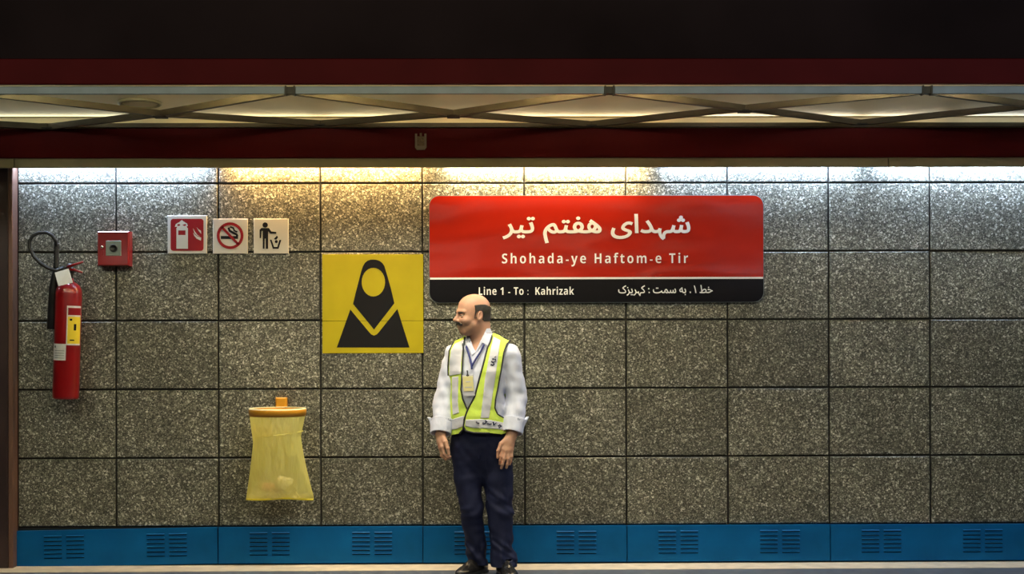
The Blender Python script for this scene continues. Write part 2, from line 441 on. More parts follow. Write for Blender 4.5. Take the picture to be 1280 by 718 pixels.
def text(name, body, px, Y, m, parent, bold=0, off=(0, 0, 0), shear=0, spread=1, split=True):
    a, b = at(px[0], px[3], Y), at(px[1], px[2], Y)
    polys = text_polys(body, a.x-off[0], b.x-off[0], a.z-off[2], b.z-off[2], bold, spread, shear)
    parts = []
    for i, g in enumerate(sorted(polys, key=lambda g: min(p[0] for p in g[0]))):
        parts.append((min(p[0] for p in g[0]), max(p[0] for p in g[0]), flat([g], Y-off[1]-.00002*(i % 7))))
    if not split:
        o = mesh(name, *join(*[q[2] for q in parts]), m, parent); o['kind'] = 'stuff'; return
    cl = []
    for x0, x1, vf in parts:                    # pieces that overlap sideways make one letter or joined run of letters
        if cl and x0 < cl[-1][0]: cl[-1][0] = max(cl[-1][0], x1); cl[-1][1].append(vf)
        else: cl.append([x1, [vf]])
    for _, l in cl: mesh(name, *join(*l), m, parent)
S = lambda *cs: ''.join(chr(c) for c in cs)
def sans(t):
    o = ''
    for ch in t:
        if 'A' <= ch <= 'Z': o += chr(0x1D5D4+ord(ch)-65)
        elif 'a' <= ch <= 'z': o += chr(0x1D5EE+ord(ch)-97)
        elif '0' <= ch <= '9': o += chr(0x1D7EC+ord(ch)-48)
        else: o += ch
    return o

# ------------------------------------------------------------------ station name sign
YS = -.03
a, b = at(537, 378.5, YS), at(954, 244.5, YS)
so = (a.x, 0, a.z)
sign = empty('station_sign', so, 'wide red and black station name board in Persian and English on tiled wall', 'sign')
W_, H_ = b.x-a.x, b.z-a.z; rr = .062
zs1 = at(740, 348, YS).z-a.z
full = rrect(0, W_, 0, H_, rr, 8)
def clip(poly, z, above):
    out = []
    for i in range(len(poly)):
        p, q = poly[i-1], poly[i]; ip, iq = (p[1] >= z) == above, (q[1] >= z) == above
        if ip != iq:
            t = (z-p[1])/(q[1]-p[1]); out.append((p[0]+(q[0]-p[0])*t, z))
        if iq: out.append(q)
    return out
mesh('back_plate', *flat([[rrect(-.003, W_+.003, -.003, H_+.003, rr, 8)]], YS+.003, .024), M['greymetal'], sign)
mesh('red_panel', *flat([[clip(full, zs1+.006, True)]], YS, .006), M['signred'], sign)
mesh('black_panel', *flat([[clip(full, zs1-.006, False)]], YS, .006), M['signblack'], sign)
mesh('white_stripe', *box(.003, W_-.003, YS-.001, YS+.004, zs1-.006, zs1+.006), M['white'], sign)
w1 = S(0xFEB7, 0xFBA9, 0xFEAA, 0xFE8D, 0xFBFC); w2 = S(0xFEEB, 0xFED4, 0xFE98, 0xFEE2); w3 = S(0xFE97, 0xFBFF, 0xFEAE)
PY = YS-.0008
text('persian_letter', (w1+' '+w2+' '+w3)[::-1], (628, 863, 267.5, 304.5), PY, M['white'], sign, .02, so)
text('english_letter', sans("Shohada-ye Haftom-e Tir"), (627.5, 860, 316, 333.5), PY, M['white'], sign, -.006, so, spread=1.32)
l2 = S(0xFEA7, 0xFEC2)+' '+chr(0x6f1)+' . '+S(0xFE91, 0xFEEA)+' '+S(0xFEB3, 0xFEE4, 0xFE96)+' : '+S(0xFB90, 0xFBA9, 0xFEAE, 0xFBFE, 0xFEB0, 0xFB8E)
text('english_line', sans("Line 1 - To :  Kahrizak"), (598.5, 717.5, 358.5, 369), PY, M['white'], sign, -.004, so, spread=1.08, split=False)
text('persian_line', l2[::-1], (772.8, 891, 356.5, 370.5), PY, M['white'], sign, .012, so, shear=-.12, split=False)

# ------------------------------------------------------------------ yellow poster
YP = -.006
a, b = at(403, 442, YP), at(529, 318, YP); po = (a.x, 0, a.z)
pos = empty('yellow_poster', po, 'square yellow wall sign with a black veiled figure above the waste bag', 'sign')
zj = at(460, 401.5, YP).z-a.z; W_, H_ = b.x-a.x, b.z-a.z
mesh('vinyl_sheet', *join(chbox(0, W_, YP, 0, zj+.001, H_, .0015), chbox(0, W_, YP, 0, 0, zj-.001, .0015)), M['yellow'], pos)
def pc(pts): return [(x-po[0], z-po[2]) for x, z in pix([(395+u/5.13, 310+v/5.13) for u, v in pts], YP)]
hood = pc([(237, 360), (372, 525), (503, 355), (480, 260), (462, 195), (446, 140), (438, 115), (425, 97), (407, 83), (385, 76), (370, 75), (350, 76), (330, 83), (313, 97), (300, 120), (290, 150), (272, 220), (255, 285)])
face = pc([(368+75*math.cos(t*math.pi/14), 220+92*math.sin(t*math.pi/14)) for t in range(28)])
robe = pc([(220, 395), (340, 540), (354, 555), (372, 563), (390, 555), (404, 540), (522, 392), (600, 640), (133, 640)])
mesh('veiled_figure', *flat([[hood, face], [robe]], YP-.0008), M['blackpr'], pos)

# ------------------------------------------------------------------ three small pictogram plates
YQ = -.016
def plate(name, x0, x1, y0, y1, label):
    a, b = at(x0, y1, YQ), at(x1, y0, YQ)
    o = empty(name, (a.x, 0, a.z), label, 'sign', 'small pictogram plates in a row')
    mesh('plate', *chbox(0, b.x-a.x, YQ, 0, 0, b.z-a.z, .003), M['whitepl'], o)
    return o, lambda pts: [(x-a.x, z-a.z) for x, z in pix([(200+u/7.53, 260+v/7.53) for u, v in pts], YQ)]
def stroke(pts, wd):
    L_, R_ = [], []
    for i, p in enumerate(pts):
        p = Vector(p); d = (Vector(pts[min(i+1, len(pts)-1)])-Vector(pts[max(i-1, 0)])).normalized(); n_ = Vector((-d.y, d.x))*wd/2
        L_.append(tuple(p+n_)); R_.append(tuple(p-n_))
    return L_+R_[::-1]
def rr2(x0, x1, y0, y1, r): return rrect(x0, x1, y0, y1, r)
o, q = plate('extinguisher_sign', 209.5, 258.5, 269.5, 317.5, 'square red plate with a white fire extinguisher symbol on the wall')
mesh('red_field', *flat([[q(rr2(100, 410, 103, 405, 26))]], YQ-.0006), M['redflat'], o)
mesh('extinguisher_symbol', *flat([[q([(155, 385), (155, 190), (165, 178), (140, 178), (150, 152), (182, 135), (205, 115), (228, 132), (255, 148), (262, 170), (250, 178), (263, 195), (263, 385)]),
     q([(172, 212), (172, 256), (240, 256), (240, 212)]), q([(158, 166), (178, 172), (192, 163), (188, 154), (170, 152)]), q([(210, 163), (232, 172), (252, 160), (235, 152)])]], YQ-.0012), M['whitepl'], o)
mesh('flame_symbol', *flat([[q([(310, 190), (330, 225), (352, 255), (378, 272), (350, 262), (326, 240)])], [q([(345, 183), (362, 215), (388, 245), (385, 215), (366, 205)])], [q([(312, 232), (322, 262), (345, 290), (385, 308), (388, 280), (350, 268), (326, 250)])]], YQ-.0012), M['whitepl'], o)
o, q = plate('no_smoking_sign', 266, 309.5, 273.5, 317.5, 'square white plate with a red ring and bar over a cigarette')
E_ = lambda cx, cy, rx: [(cx+rx*math.cos(2*math.pi*i/36), cy+rx*math.sin(2*math.pi*i/36)) for i in range(36)]
mesh('cigarette_symbol', *flat([[q([(572, 265), (735, 265), (735, 293), (572, 293)])], [q(stroke([(645, 185), (655, 215), (690, 235), (720, 250), (730, 268)], 22))], [q(stroke([(660, 180), (690, 190), (700, 215), (728, 228)], 16))]], YQ-.0006), M['blackpr'], o)
mesh('prohibition_ring', *flat([[q(E_(660, 262, 126)), q(E_(660, 262, 99))], [q([(590, 172), (748, 338), (730, 352), (572, 188)])]], YQ-.0012), M['redflat'], o)
o, q = plate('litter_sign', 317, 360.5, 273.5, 317.5, 'square white plate with a black figure dropping litter into a basket')
mesh('litter_figure', *flat([[q(E_(990, 162, 25))],
    [q([(955, 190), (1025, 190), (1048, 222), (1095, 228), (1095, 243), (1040, 243), (1018, 222), (1018, 385), (996, 385), (994, 290), (986, 290), (984, 385), (968, 385), (966, 215), (956, 222), (952, 285), (938, 285), (938, 205)])],
    [q([(1100, 262), (1112, 276), (1098, 298), (1084, 300), (1072, 292)])], [q(E_(1095, 318, 14))],
    [q([(1034, 300), (1050, 300), (1074, 368), (1104, 368), (1124, 302), (1142, 302), (1116, 386), (1062, 386)])]], YQ-.0008), M['blackpr'], o)

# ------------------------------------------------------------------ alarm call point
YA = -.1
a, b = at(121.5, 332.5, YA), at(161, 289, YA)
al = empty('alarm_box', (a.x, 0, a.z), 'red metal fire alarm box with a grey plate above the extinguisher', 'alarm box')
W_, H_ = b.x-a.x, b.z-a.z
mesh('housing', *chbox(0, W_, YA+.012, 0, 0, H_, .004), M['red'], al)
mesh('cover', *chbox(.004, W_-.004, YA, YA+.013, .004, H_-.004, .003), M['red'], al)
def qa(x, y): p = at(x, y, YA); return p.x-a.x, p.z-a.z
x0, z0 = qa(132.5, 320); x1, z1 = qa(151.5, 301)
mesh('call_plate', *chbox(x0, x1, YA-.006, YA, z0, z1, .002), M['plate_grey'], al)
x, z = qa(142.3, 310.5); mesh('push_button', *lathe([(0, .024), (.008, .024), (.01, .018), (.006, .016), (.006, .001)], 24, ((x, YA-.004, z), (0, -1, 0))), M['rubber'], al, True)
x, z = qa(128, 309); mesh('knob', *lathe([(0, .009), (.012, .009), (.015, .005), (.015, .001)], 16, ((x, YA, z), (0, -1, 0))), M['chrome'], al, True)
mesh('latch', *chbox(x-.006, x+.006, YA-.004, YA, z-.055, z-.02, .001), M['red'], al)

# ------------------------------------------------------------------ fire extinguisher
YE = -.13
top, bot = at(86.5, 352, YE), at(82, 499, YE)
ax = (top-bot).normalized(); Ln = (top-bot).length; rad = .080
ex = empty('fire_extinguisher', (bot.x, YE, bot.z), 'red fire extinguisher with black horn and hose hanging on the wall', 'fire extinguisher')
def le(p): return tuple(Vector(p)-Vector((bot.x, YE, bot.z)))
def lp(x, y, Y=YE): return Vector(le(at(x, y, Y)))
mesh('cylinder', *lathe([(0, rad*.9), (.004, rad*.96), (.015, rad), (Ln-.075, rad), (Ln-.05, rad*.96), (Ln-.028, rad*.82), (Ln-.012, rad*.6), (Ln, rad*.34), (Ln+.02, rad*.3)], 40, ((0, 0, 0), ax)), M['red'], ex, True)
mesh('valve', *join(lathe([(Ln+.015, .022), (Ln+.045, .024), (Ln+.05, .03), (Ln+.085, .03), (Ln+.09, .018), (Ln+.11, .016)], 16, ((0, 0, 0), ax)), tube([ax*(Ln+.07), ax*(Ln+.07)+Vector((-.06, 0, .01))], .013, 10)), M['rubber'], ex, True)
h0 = lp(84, 334, YE-.02)
mesh('lever', *join(tube([h0, lp(93, 331, YE-.03), lp(104, 327.5, YE-.04)], [.009, .008, .006], 8), tube([h0-Vector((0, 0, .012)), lp(94, 338, YE-.03), lp(103, 341, YE-.03)], [.009, .008, .006], 8)), M['red'], ex, True)
V, F = tube([lp(80, 334.5, YE), lp(70, 338.5, YE-.02), lp(60, 335.5, YE-.03), lp(50, 329, YE-.03), lp(42, 320.5, YE-.03), lp(37, 310, YE-.03), lp(36.5, 302, YE-.03), lp(41, 294.8, YE-.03), lp(49, 291.2, YE-.03), lp(58, 291, YE-.03), lp(65, 294.5, YE-.03), lp(69.5, 301, YE-.02), lp(71, 308, YE-.01)], .011, 10)
mesh('hose', V, F, M['rubber'], ex, True)
pts, rs = [], []
for i in range(17):
    t = i/16; pts.append(lp(71+(-2.0)*t*.5, 304+t*32, YE-.005)); rs.append(.019 if i % 2 else .014)
mesh('grip', *tube(pts, rs, 12), M['rubber'], ex, True)
mesh('horn', *tube([lp(70.2, 334, YE+.005), lp(69, 345, YE+.01), lp(67, 360, YE+.02), lp(65.5, 412, YE+.02)], [.016, .022, .028, .034], 16), M['rubber'], ex, True)
mesh('wall_bracket', *join(box(-.03, .03, .05, .127, .40, .43), box(-.05, .05, .115, .13, .3, .5)), M['red'], ex)
def wrap(a0, a1, t0, t1, rr_, n=10):
    u, v = Vector((1, 0, 0)), Vector((0, -1, 0)); u = (u-ax*u.dot(ax)).normalized(); v = (v-ax*v.dot(ax)).normalized()
    V, F = [], []
    for i in range(n+1):
        t = R(a0+(a1-a0)*i/n); d = u*math.sin(t)+v*math.cos(t)
        V += [d*rr_+ax*t0, d*rr_+ax*t1]
    for i in range(n): F.append((2*i, 2*i+2, 2*i+3, 2*i+1))
    return V, F
e_ = lambda y: (499-y)/147*Ln
lab = mesh('instruction_label', *wrap(9, 80, e_(431.5), e_(382.5), rad+.0012), M['label_white'], ex, True); lab['label'] = 'white-edged yellow and red instruction label'
mesh('yellow_field', *wrap(14, 78, e_(429.5), e_(396), rad+.002), M['label_yellow'], lab, True)
mesh('red_field', *wrap(14, 78, e_(394), e_(385), rad+.002), M['redflat'], lab, True)
mesh('print_marks', *join(wrap(22, 32, e_(401), e_(398.5), rad+.0026, 3), wrap(40, 52, e_(413), e_(405), rad+.0026, 3), wrap(24, 44, e_(426), e_(424.5), rad+.0026, 3)), M['blackpr'], lab)['kind'] = 'stuff'
lab = mesh('inspection_label', *wrap(-62, 10, e_(450.5), e_(430), rad+.0016), M['label_white'], ex, True); lab['label'] = 'white inspection label'
mesh('print_marks', *join(wrap(-50, -38, e_(435), e_(432.5), rad+.0026, 3), *[wrap(-45, 3, e_(439+3*k), e_(438.3+3*k), rad+.0026, 6) for k in range(4)]), M['plate_grey'], lab)['kind'] = 'stuff'
tg = [lp(68.5, 341, YE-.05), lp(85.5, 336, YE-.055), lp(91, 353.5, YE-.075), lp(73, 358, YE-.08)]
V = [tuple(v) for v in tg]+[tuple(v+Vector((0, .003, 0))) for v in tg]
o = mesh('paper_tag', V, [(3, 2, 1, 0), (4, 5, 6, 7), (0, 1, 5, 4), (1, 2, 6, 5), (2, 3, 7, 6), (3, 0, 4, 7)], M['white'], ex); o['label'] = 'white paper tag'

# ------------------------------------------------------------------ waste bag on its ring
YB = -.215
c = at(347, 516, YB)
wb = empty('waste_bag_holder', (c.x, YB, c.z), 'translucent yellow waste bag hanging from an orange ring on the wall', 'waste bag')
RR = .168
rings = [(-.016, RR), (-.02, RR+.004), (.016, RR+.006), (.022, RR+.004), (.022, RR-.01), (-.012, RR-.006)]
V, F = lathe(rings+[rings[0]], 48); F = F[:-2]
mesh('ring', V, F, M['orange'], wb, True)
M['ring_sheen'] = mat('pale_ring_sheen', (.86, .79, .46), .5, bump=.3, bscale=60)  # pale colour stands in for the shine on top of the ring
mesh('sheen_rim', *(lambda q: (q[0], q[1][:-2]))(lathe([(.021, RR+.0045), (.027, RR+.003), (.027, RR-.012), (.021, RR-.0105), (.021, RR+.0045)], 48)), M['ring_sheen'], wb, True)
pb = at(352, 504, -.02)-Vector((c.x, YB, c.z))
mesh('wall_bracket', *join(chbox(pb.x-.034, pb.x+.034, pb.y-.03, -YB, pb.z-.045, pb.z+.034, .006), box(pb.x-.02, pb.x+.02, RR-.004, pb.y-.02, -.014, .018)), M['orange'], wb)
bm_ = bpy.data.materials.new('yellow_film'); bm_.use_nodes = True
N, L = bm_.node_tree.nodes, bm_.node_tree.links; N.remove(N['Principled BSDF'])
tr, df, tp, gl = (N.new('ShaderNodeBsdf'+k) for k in ('Translucent', 'Diffuse', 'Transparent', 'Glossy'))
tr.inputs[0].default_value = (.95, .88, .26, 1); df.inputs[0].default_value = (.95, .89, .3, 1); tp.inputs[0].default_value = (1, .97, .66, 1); gl.inputs['Roughness'].default_value = .25
def mixs(a_, b_, f_):
    x_ = N.new('ShaderNodeMixShader'); x_.inputs[0].default_value = f_; L.new(a_.outputs[0], x_.inputs[1]); L.new(b_.outputs[0], x_.inputs[2]); return x_
sh = mixs(mixs(mixs(tr, df, .6), tp, .42), gl, .1)
L.new(sh.outputs[0], N['Material Output'].inputs[0])
tc = N.new('ShaderNodeTexCoord'); mp = N.new('ShaderNodeMapping'); mp.inputs['Scale'].default_value = (14, 14, 4); nz_ = N.new('ShaderNodeTexNoise'); nz_.inputs['Scale'].default_value = 1.6
bp = N.new('ShaderNodeBump'); bp.inputs['Strength'].default_value = .9; bp.inputs['Distance'].default_value = .035
L.new(tc.outputs['Object'], mp.inputs[0]); L.new(mp.outputs[0], nz_.inputs['Vector']); L.new(nz_.outputs['Fac'], bp.inputs['Height'])
for s_ in (df, tr, gl): L.new(bp.outputs[0], s_.inputs['Normal'])
M['film'] = bm_; M['seam'] = mat('yellow_seam', (.70, .58, .03), .4)
# rows: z, half width, half depth, x shift
rows = [(-.012, RR-.002, RR-.002, 0), (-.022, RR-.001, RR-.001, 0), (-.03, RR-.002, RR-.006, -.002), (-.08, .158, .15, -.004), (-.13, .149, .128, -.006), (-.148, .146, .122, -.006), (-.18, .146, .116, -.002), (-.25, .155, .102, .0), (-.33, .168, .09, .004), (-.41, .183, .075, .008), (-.47, .195, .055, .011), (-.50, .202, .03, .013), (-.516, .205, .012, .013), (-.53, .206, .004, .013)]
V, F = [], []; n = 64
for i, (z, rx, ry, xs_) in enumerate(rows):
    for k in range(n):
        t = 2*math.pi*k/n; pw = 1-.35*min(1, i/12)
        cx_, sy_ = math.cos(t), math.sin(t); f = 1+.02*min(1, i/4)*math.sin(7*t+i*.25)+.012*min(1, i/4)*math.sin(13*t-i*.4)
        V.append((xs_+rx*math.copysign(abs(cx_)**pw, cx_)*(1+(f-1)*.3), ry*math.copysign(abs(sy_)**pw, sy_)*f, z+(.006*math.sin(3*t) if 0 < i < 12 else 0)))
for i in range(len(rows)-1):
    for k in range(n):
        a_, b_ = i*n+k, i*n+(k+1) % n; F.append((a_, a_+n, b_+n, b_))
bag = mesh('bag', V, F, bm_, wb, True)
mesh('bottom_seam', *tube([(.013+.205*t, -.004-.003*math.sin(9*t), -.528+.004*math.sin(4*t+1)) for t in [k/12-1 for k in range(25)]], .0065, 6), M['seam'], bag, True)
bag['label'] = 'translucent yellow plastic bag'
mesh('gather_cord', *tube([(.002+.152*math.cos(2*math.pi*k/40), .13*math.sin(2*math.pi*k/40), -.132+.018*math.cos(2*math.pi*k/40)) for k in range(41)], .003, 6), M['film'], bag, True)
def crumple(name, px, py, Y, r, m, label, sz=(1, 1, 1), seed=0):
    p = at(px, py, Y); rg = random.Random(seed); bm = bmesh.new(); bmesh.ops.create_icosphere(bm, subdivisions=2, radius=1)
    for v in bm.verts:
        k = rg.uniform(.68, 1.12); v.co = Vector((v.co.x*sz[0], v.co.y*sz[1], v.co.z*sz[2]))*r*k
    me = bpy.data.meshes.new(name); bm.to_mesh(me); bm.free(); me.materials.append(m)
    return tag(link(name, me, None, p), label, 'litter', 'litter at the bottom of the yellow bag')
crumple('crumpled_tissue', 355, 603.5, YB-.024, .052, M['tissue'], 'large white crumpled tissue at the bottom of the yellow bag', (1.1, .6, .8), 3)
crumple('crumpled_wrapper', 335, 609, YB-.022, .036, M['pinkpaper'], 'pinkish crumpled wrapper left of the white tissue in the yellow bag', (1.2, .6, .7), 5)
crumple('paper_scrap', 347, 613.5, YB-.020, .024, M['brownpaper'], 'small brown scrap below the tissue in the yellow bag', (1.5, .6, .6), 8)

# ------------------------------------------------------------------ distance-field modelling for the man
f32 = np.float32
def smin(a, b, k):
    if k <= 0: return np.minimum(a, b)
    h = np.maximum(k-np.abs(a-b), 0)/k
    return np.minimum(a, b)-h*h*k*.25
def V3(p): return np.array(p, f32)
def sub_(P, c): return P[0]-f32(c[0]), P[1]-f32(c[1]), P[2]-f32(c[2])
def ell(c, r, axes=None):
    def f(P):
        x, y, z = sub_(P, c)
        if axes is not None:
            A = [V3(a) for a in axes]; x, y, z = (x*a[0]+y*a[1]+z*a[2] for a in A)
        k0 = np.sqrt((x/r[0])**2+(y/r[1])**2+(z/r[2])**2); k1 = np.sqrt((x/r[0]**2)**2+(y/r[1]**2)**2+(z/r[2]**2)**2)
        return k0*(k0-1)/np.maximum(k1, 1e-6)
    m_ = max(r); f.box = (V3(c)-m_, V3(c)+m_); return f
def rc(a, b, ra, rb=None):
    rb = ra if rb is None else rb; a, b = V3(a), V3(b); d = b-a; L2 = float(d@d)
    def f(P):
        x, y, z = sub_(P, a); h = np.clip((x*d[0]+y*d[1]+z*d[2])/L2, 0, 1)
        return np.sqrt((x-h*d[0])**2+(y-h*d[1])**2+(z-h*d[2])**2)-(ra+(rb-ra)*h)
    m_ = max(ra, rb); f.box = (np.minimum(a, b)-m_, np.maximum(a, b)+m_); return f
def cut_cone(a, b, ra, rb):
    """flat-ended round bar"""
    a, b = V3(a), V3(b); d = b-a; L_ = float(np.sqrt(d@d)); d = d/L_
    def f(P):
        x, y, z = sub_(P, a); h = x*d[0]+y*d[1]+z*d[2]
        q = np.sqrt(np.maximum(x*x+y*y+z*z-h*h, 0)); t = h/L_
        return np.maximum(q-(ra+(rb-ra)*t), np.maximum(-h, h-L_))
    m_ = max(ra, rb); f.box = (np.minimum(a, b)-m_, np.maximum(a, b)+m_); return f
def loft(table, yaw=0, lean=0):
    """stack of ellipses: rows (z, cx, cy, rx, ry)"""
    T = np.array(table, f32); cs, sn = math.cos(yaw), math.sin(yaw)
    def f(P):
        z = P[2]; cx, cy, rx, ry = (np.interp(z, T[:, 0], T[:, i]).astype(f32) for i in (1, 2, 3, 4))
        x, y = P[0]-cx, P[1]-cy; x, y = x*cs-y*sn, x*sn+y*cs
        k0 = np.sqrt((x/rx)**2+(y/ry)**2); k1 = np.sqrt((x/rx**2)**2+(y/ry**2)**2)
        d = k0*(k0-1)/np.maximum(k1, 1e-5)
        return np.maximum(d, np.maximum(T[0, 0]-z, z-T[-1, 0]))
    m_ = max(T[:, 3].max(), T[:, 4].max()); f.box = (V3((T[:, 1].min()-m_, T[:, 2].min()-m_, T[0, 0])), V3((T[:, 1].max()+m_, T[:, 2].max()+m_, T[-1, 0]))); return f
class Grid:
    def __init__(s, lo, hi, h):
        s.h = h; s.lo = V3(lo); s.n = np.ceil((V3(hi)-s.lo)/h).astype(int)+1
        s.ax = [s.lo[i]+h*np.arange(s.n[i], dtype=f32) for i in range(3)]
        s.D = np.full(s.n, .1, f32)
    def P(s, sl=(slice(None),)*3): return s.ax[0][sl[0]][:, None, None], s.ax[1][sl[1]][None, :, None], s.ax[2][sl[2]][None, None, :]
    def region(s, bx, pad):
        a = np.clip(np.floor((bx[0]-pad-s.lo)/s.h).astype(int), 0, s.n); b = np.clip(np.ceil((bx[1]+pad-s.lo)/s.h).astype(int)+1, 0, s.n)
        return tuple(slice(int(a[i]), int(b[i])) for i in range(3))
    def add(s, f, k=0, cut=False):
        sl = s.region(f.box, .012+k)
        if any(q.stop <= q.start for q in sl): return
        d = f(s.P(sl))
        s.D[sl] = -smin(-s.D[sl], d, k) if cut else smin(s.D[sl], d, k)
    def mesh(s, name, m, parent, smooth_it=1):
        V, F = nets(s.D, s.lo, s.h)
        for _ in range(smooth_it):                         # relax the net a little
            S_, C_ = np.zeros_like(V), np.zeros(len(V))
            for i in range(4):
                for a, b in ((F[:, i], F[:, (i+1) % 4]),):
                    for j in range(3): S_[:, j] += np.bincount(a, V[b, j], len(V))+np.bincount(b, V[a, j], len(V))
                    C_ += np.bincount(a, minlength=len(V))+np.bincount(b, minlength=len(V))
            V = V*.5+.5*S_/np.maximum(C_, 1)[:, None]
        me = bpy.data.meshes.new(name); me.vertices.add(len(V)); me.vertices.foreach_set('co', V.astype(f32).ravel())
        me.loops.add(F.size); me.loops.foreach_set('vertex_index', F.astype(np.int32).ravel())
        me.polygons.add(len(F)); me.polygons.foreach_set('loop_start', np.arange(0, F.size, 4, dtype=np.int32))
        me.polygons.foreach_set('use_smooth', np.ones(len(F), bool))
        me.materials.append(m); me.update(calc_edges=True); me.validate()
        return link(name, me, parent)
def nets(D, lo, h):
    ins = D < 0; nx_, ny_, nz_ = D.shape
    c = np.zeros((nx_-1, ny_-1, nz_-1), np.int8)
    for i in (0, 1):
        for j in (0, 1):
            for k in (0, 1): c += ins[i:nx_-1+i, j:ny_-1+j, k:nz_-1+k]
    cells = np.argwhere((c > 0) & (c < 8)); idx = np.full(c.shape, -1, np.int32)
    idx[cells[:, 0], cells[:, 1], cells[:, 2]] = np.arange(len(cells))
    acc, cnt = np.zeros((len(cells), 3)), np.zeros(len(cells))
    cor = [(i, j, k) for i in (0, 1) for j in (0, 1) for k in (0, 1)]
    val = {q: D[cells[:, 0]+q[0], cells[:, 1]+q[1], cells[:, 2]+q[2]] for q in cor}
    for a in cor:
        for ax_ in range(3):
            if a[ax_]: continue
            b = list(a); b[ax_] = 1; b = tuple(b); va, vb = val[a], val[b]; mk = (va < 0) != (vb < 0)
            t = np.where(mk, va/np.where(mk, va-vb, 1), 0)
            for j in range(3): acc[:, j] += np.where(mk, a[j]+(t if j == ax_ else 0), 0)
            cnt += mk
    V = (cells+acc/cnt[:, None])*h+lo; Q = []
    for ax_ in range(3):
        u, v = (ax_+1) % 3, (ax_+2) % 3; n_ = list(D.shape); s0 = [slice(None)]*3; s1 = [slice(None)]*3
        s0[ax_] = slice(0, n_[ax_]-1); s1[ax_] = slice(1, n_[ax_])
        A, B = ins[tuple(s0)], ins[tuple(s1)]; e = np.argwhere(A != B)
        e = e[(e[:, u] > 0) & (e[:, v] > 0) & (e[:, u] < n_[u]-1) & (e[:, v] < n_[v]-1)]
        def g(du, dv):
            q = e.copy(); q[:, u] -= du; q[:, v] -= dv; return idx[q[:, 0], q[:, 1], q[:, 2]]
        q = np.stack([g(1, 1), g(0, 1), g(0, 0), g(1, 0)], 1); fl = ~A[e[:, 0], e[:, 1], e[:, 2]]
        q[fl] = q[fl][:, ::-1]; Q.append(q)
    return V, np.concatenate(Q)
def poly_sd(pts):
    """signed distance to an outline drawn in the upright x-z plane"""
    Q = np.array(pts, f32)
    def f(x, z):
        d = np.full(np.broadcast(x, z).shape, 1e9, f32); inn = np.zeros(d.shape, bool)
        for i in range(len(Q)):
            a, b = Q[i-1], Q[i]; e = b-a; wx, wz = x-a[0], z-a[1]
            t = np.clip((wx*e[0]+wz*e[1])/max(float(e@e), 1e-12), 0, 1)
            d = np.minimum(d, (wx-t*e[0])**2+(wz-t*e[1])**2)
            if a[1] != b[1]: inn ^= ((a[1] > z) != (b[1] > z)) & (x < e[0]*(z-a[1])/e[1]+a[0])
        d = np.sqrt(d); return np.where(inn, -d, d)
    f.lo, f.hi = Q.min(0), Q.max(0); return f

# ------------------------------------------------------------------ the man
YM = -.42
MX = at(603, 560, YM).x
def L2(px, py): return (px-603)/208.6, (716-py)/208.6       # photo outline -> metres in the man's own upright plane
def Lp(pts): return [L2(*p) for p in pts]
def skin():
    m = mat('skin', (.45, .245, .160), .48, bump=.08, bscale=120); N, L = m.node_tree.nodes, m.node_tree.links; b = N['Principled BSDF']
    b.inputs['Subsurface Weight'].default_value = .12; b.inputs['Subsurface Radius'].default_value = (.008, .003, .0015); b.inputs['Subsurface Scale'].default_value = 1
    vc = N.new('ShaderNodeVertexColor'); vc.layer_name = 'beard'
    mx = N.new('ShaderNodeMix'); mx.data_type = 'RGBA'; mx.inputs[6].default_value = (.45, .245, .160, 1); mx.inputs[7].default_value = (.19, .115, .078, 1)
    L.new(vc.outputs[0], mx.inputs[0]); L.new(mx.outputs[2], b.inputs['Base Color']); return m
def cloth(name, col, rough=.8, amp=.35, sc=26, stretch=(1, 1, 1), noise=.06, sheen=0):
    m = mat(name, col, rough, noise=noise, nscale=18, spec=.25); N, L = m.node_tree.nodes, m.node_tree.links; b = N['Principled BSDF']
    tc = N.new('ShaderNodeTexCoord'); mp = N.new('ShaderNodeMapping'); mp.inputs['Scale'].default_value = stretch
    n = N.new('ShaderNodeTexNoise'); n.inputs['Scale'].default_value = sc; n.inputs['Detail'].default_value = 2; n.inputs['Distortion'].default_value = .6
    bp = N.new('ShaderNodeBump'); bp.inputs['Strength'].default_value = amp; bp.inputs['Distance'].default_value = .02
    L.new(tc.outputs['Object'], mp.inputs[0]); L.new(mp.outputs[0], n.inputs['Vector']); L.new(n.outputs['Fac'], bp.inputs['Height']); L.new(bp.outputs[0], b.inputs['Normal'])
    b.inputs['Sheen Weight'].default_value = sheen
    return m
M.update(skin=skin(), shirt=cloth('shirt_cotton', (.60, .63, .76), .85, .45, 13, (1, 1, .45)), trousers=cloth('navy_trousers', (.006, .009, .036), .7, .3, 10, (1, 1, .5)),
         lime=cloth('lime_mesh', (.55, .72, .10), .7, .25, 16), silver=cloth('reflective_silver', (.57, .58, .64), .4, .16, 14), piping=mat('black_piping', (.012, .014, .02), .6),
         hair=mat('dark_hair', (.022, .017, .014), .6, bump=.6, bscale=260), eye=mat('eye_white', (.36, .32, .29), .4), iris=mat('dark_iris', (.02, .012, .008), .2),
         shoe=mat('black_leather', (.012, .011, .011), .25, coat=.3), lanyard=mat('blue_lanyard', (.015, .025, .16), .6), card=mat('id_card', (.80, .74, .36), .4), cardholder=mat('clear_holder', (.6, .6, .66), .2),
         lip=mat('lips', (.36, .15, .12), .5), navyprint=mat('navy_print', (.01, .015, .06), .5), button=mat('shirt_button', (.75, .75, .78), .3))
M['silver'].node_tree.nodes['Principled BSDF'].inputs['Metallic'].default_value = .1

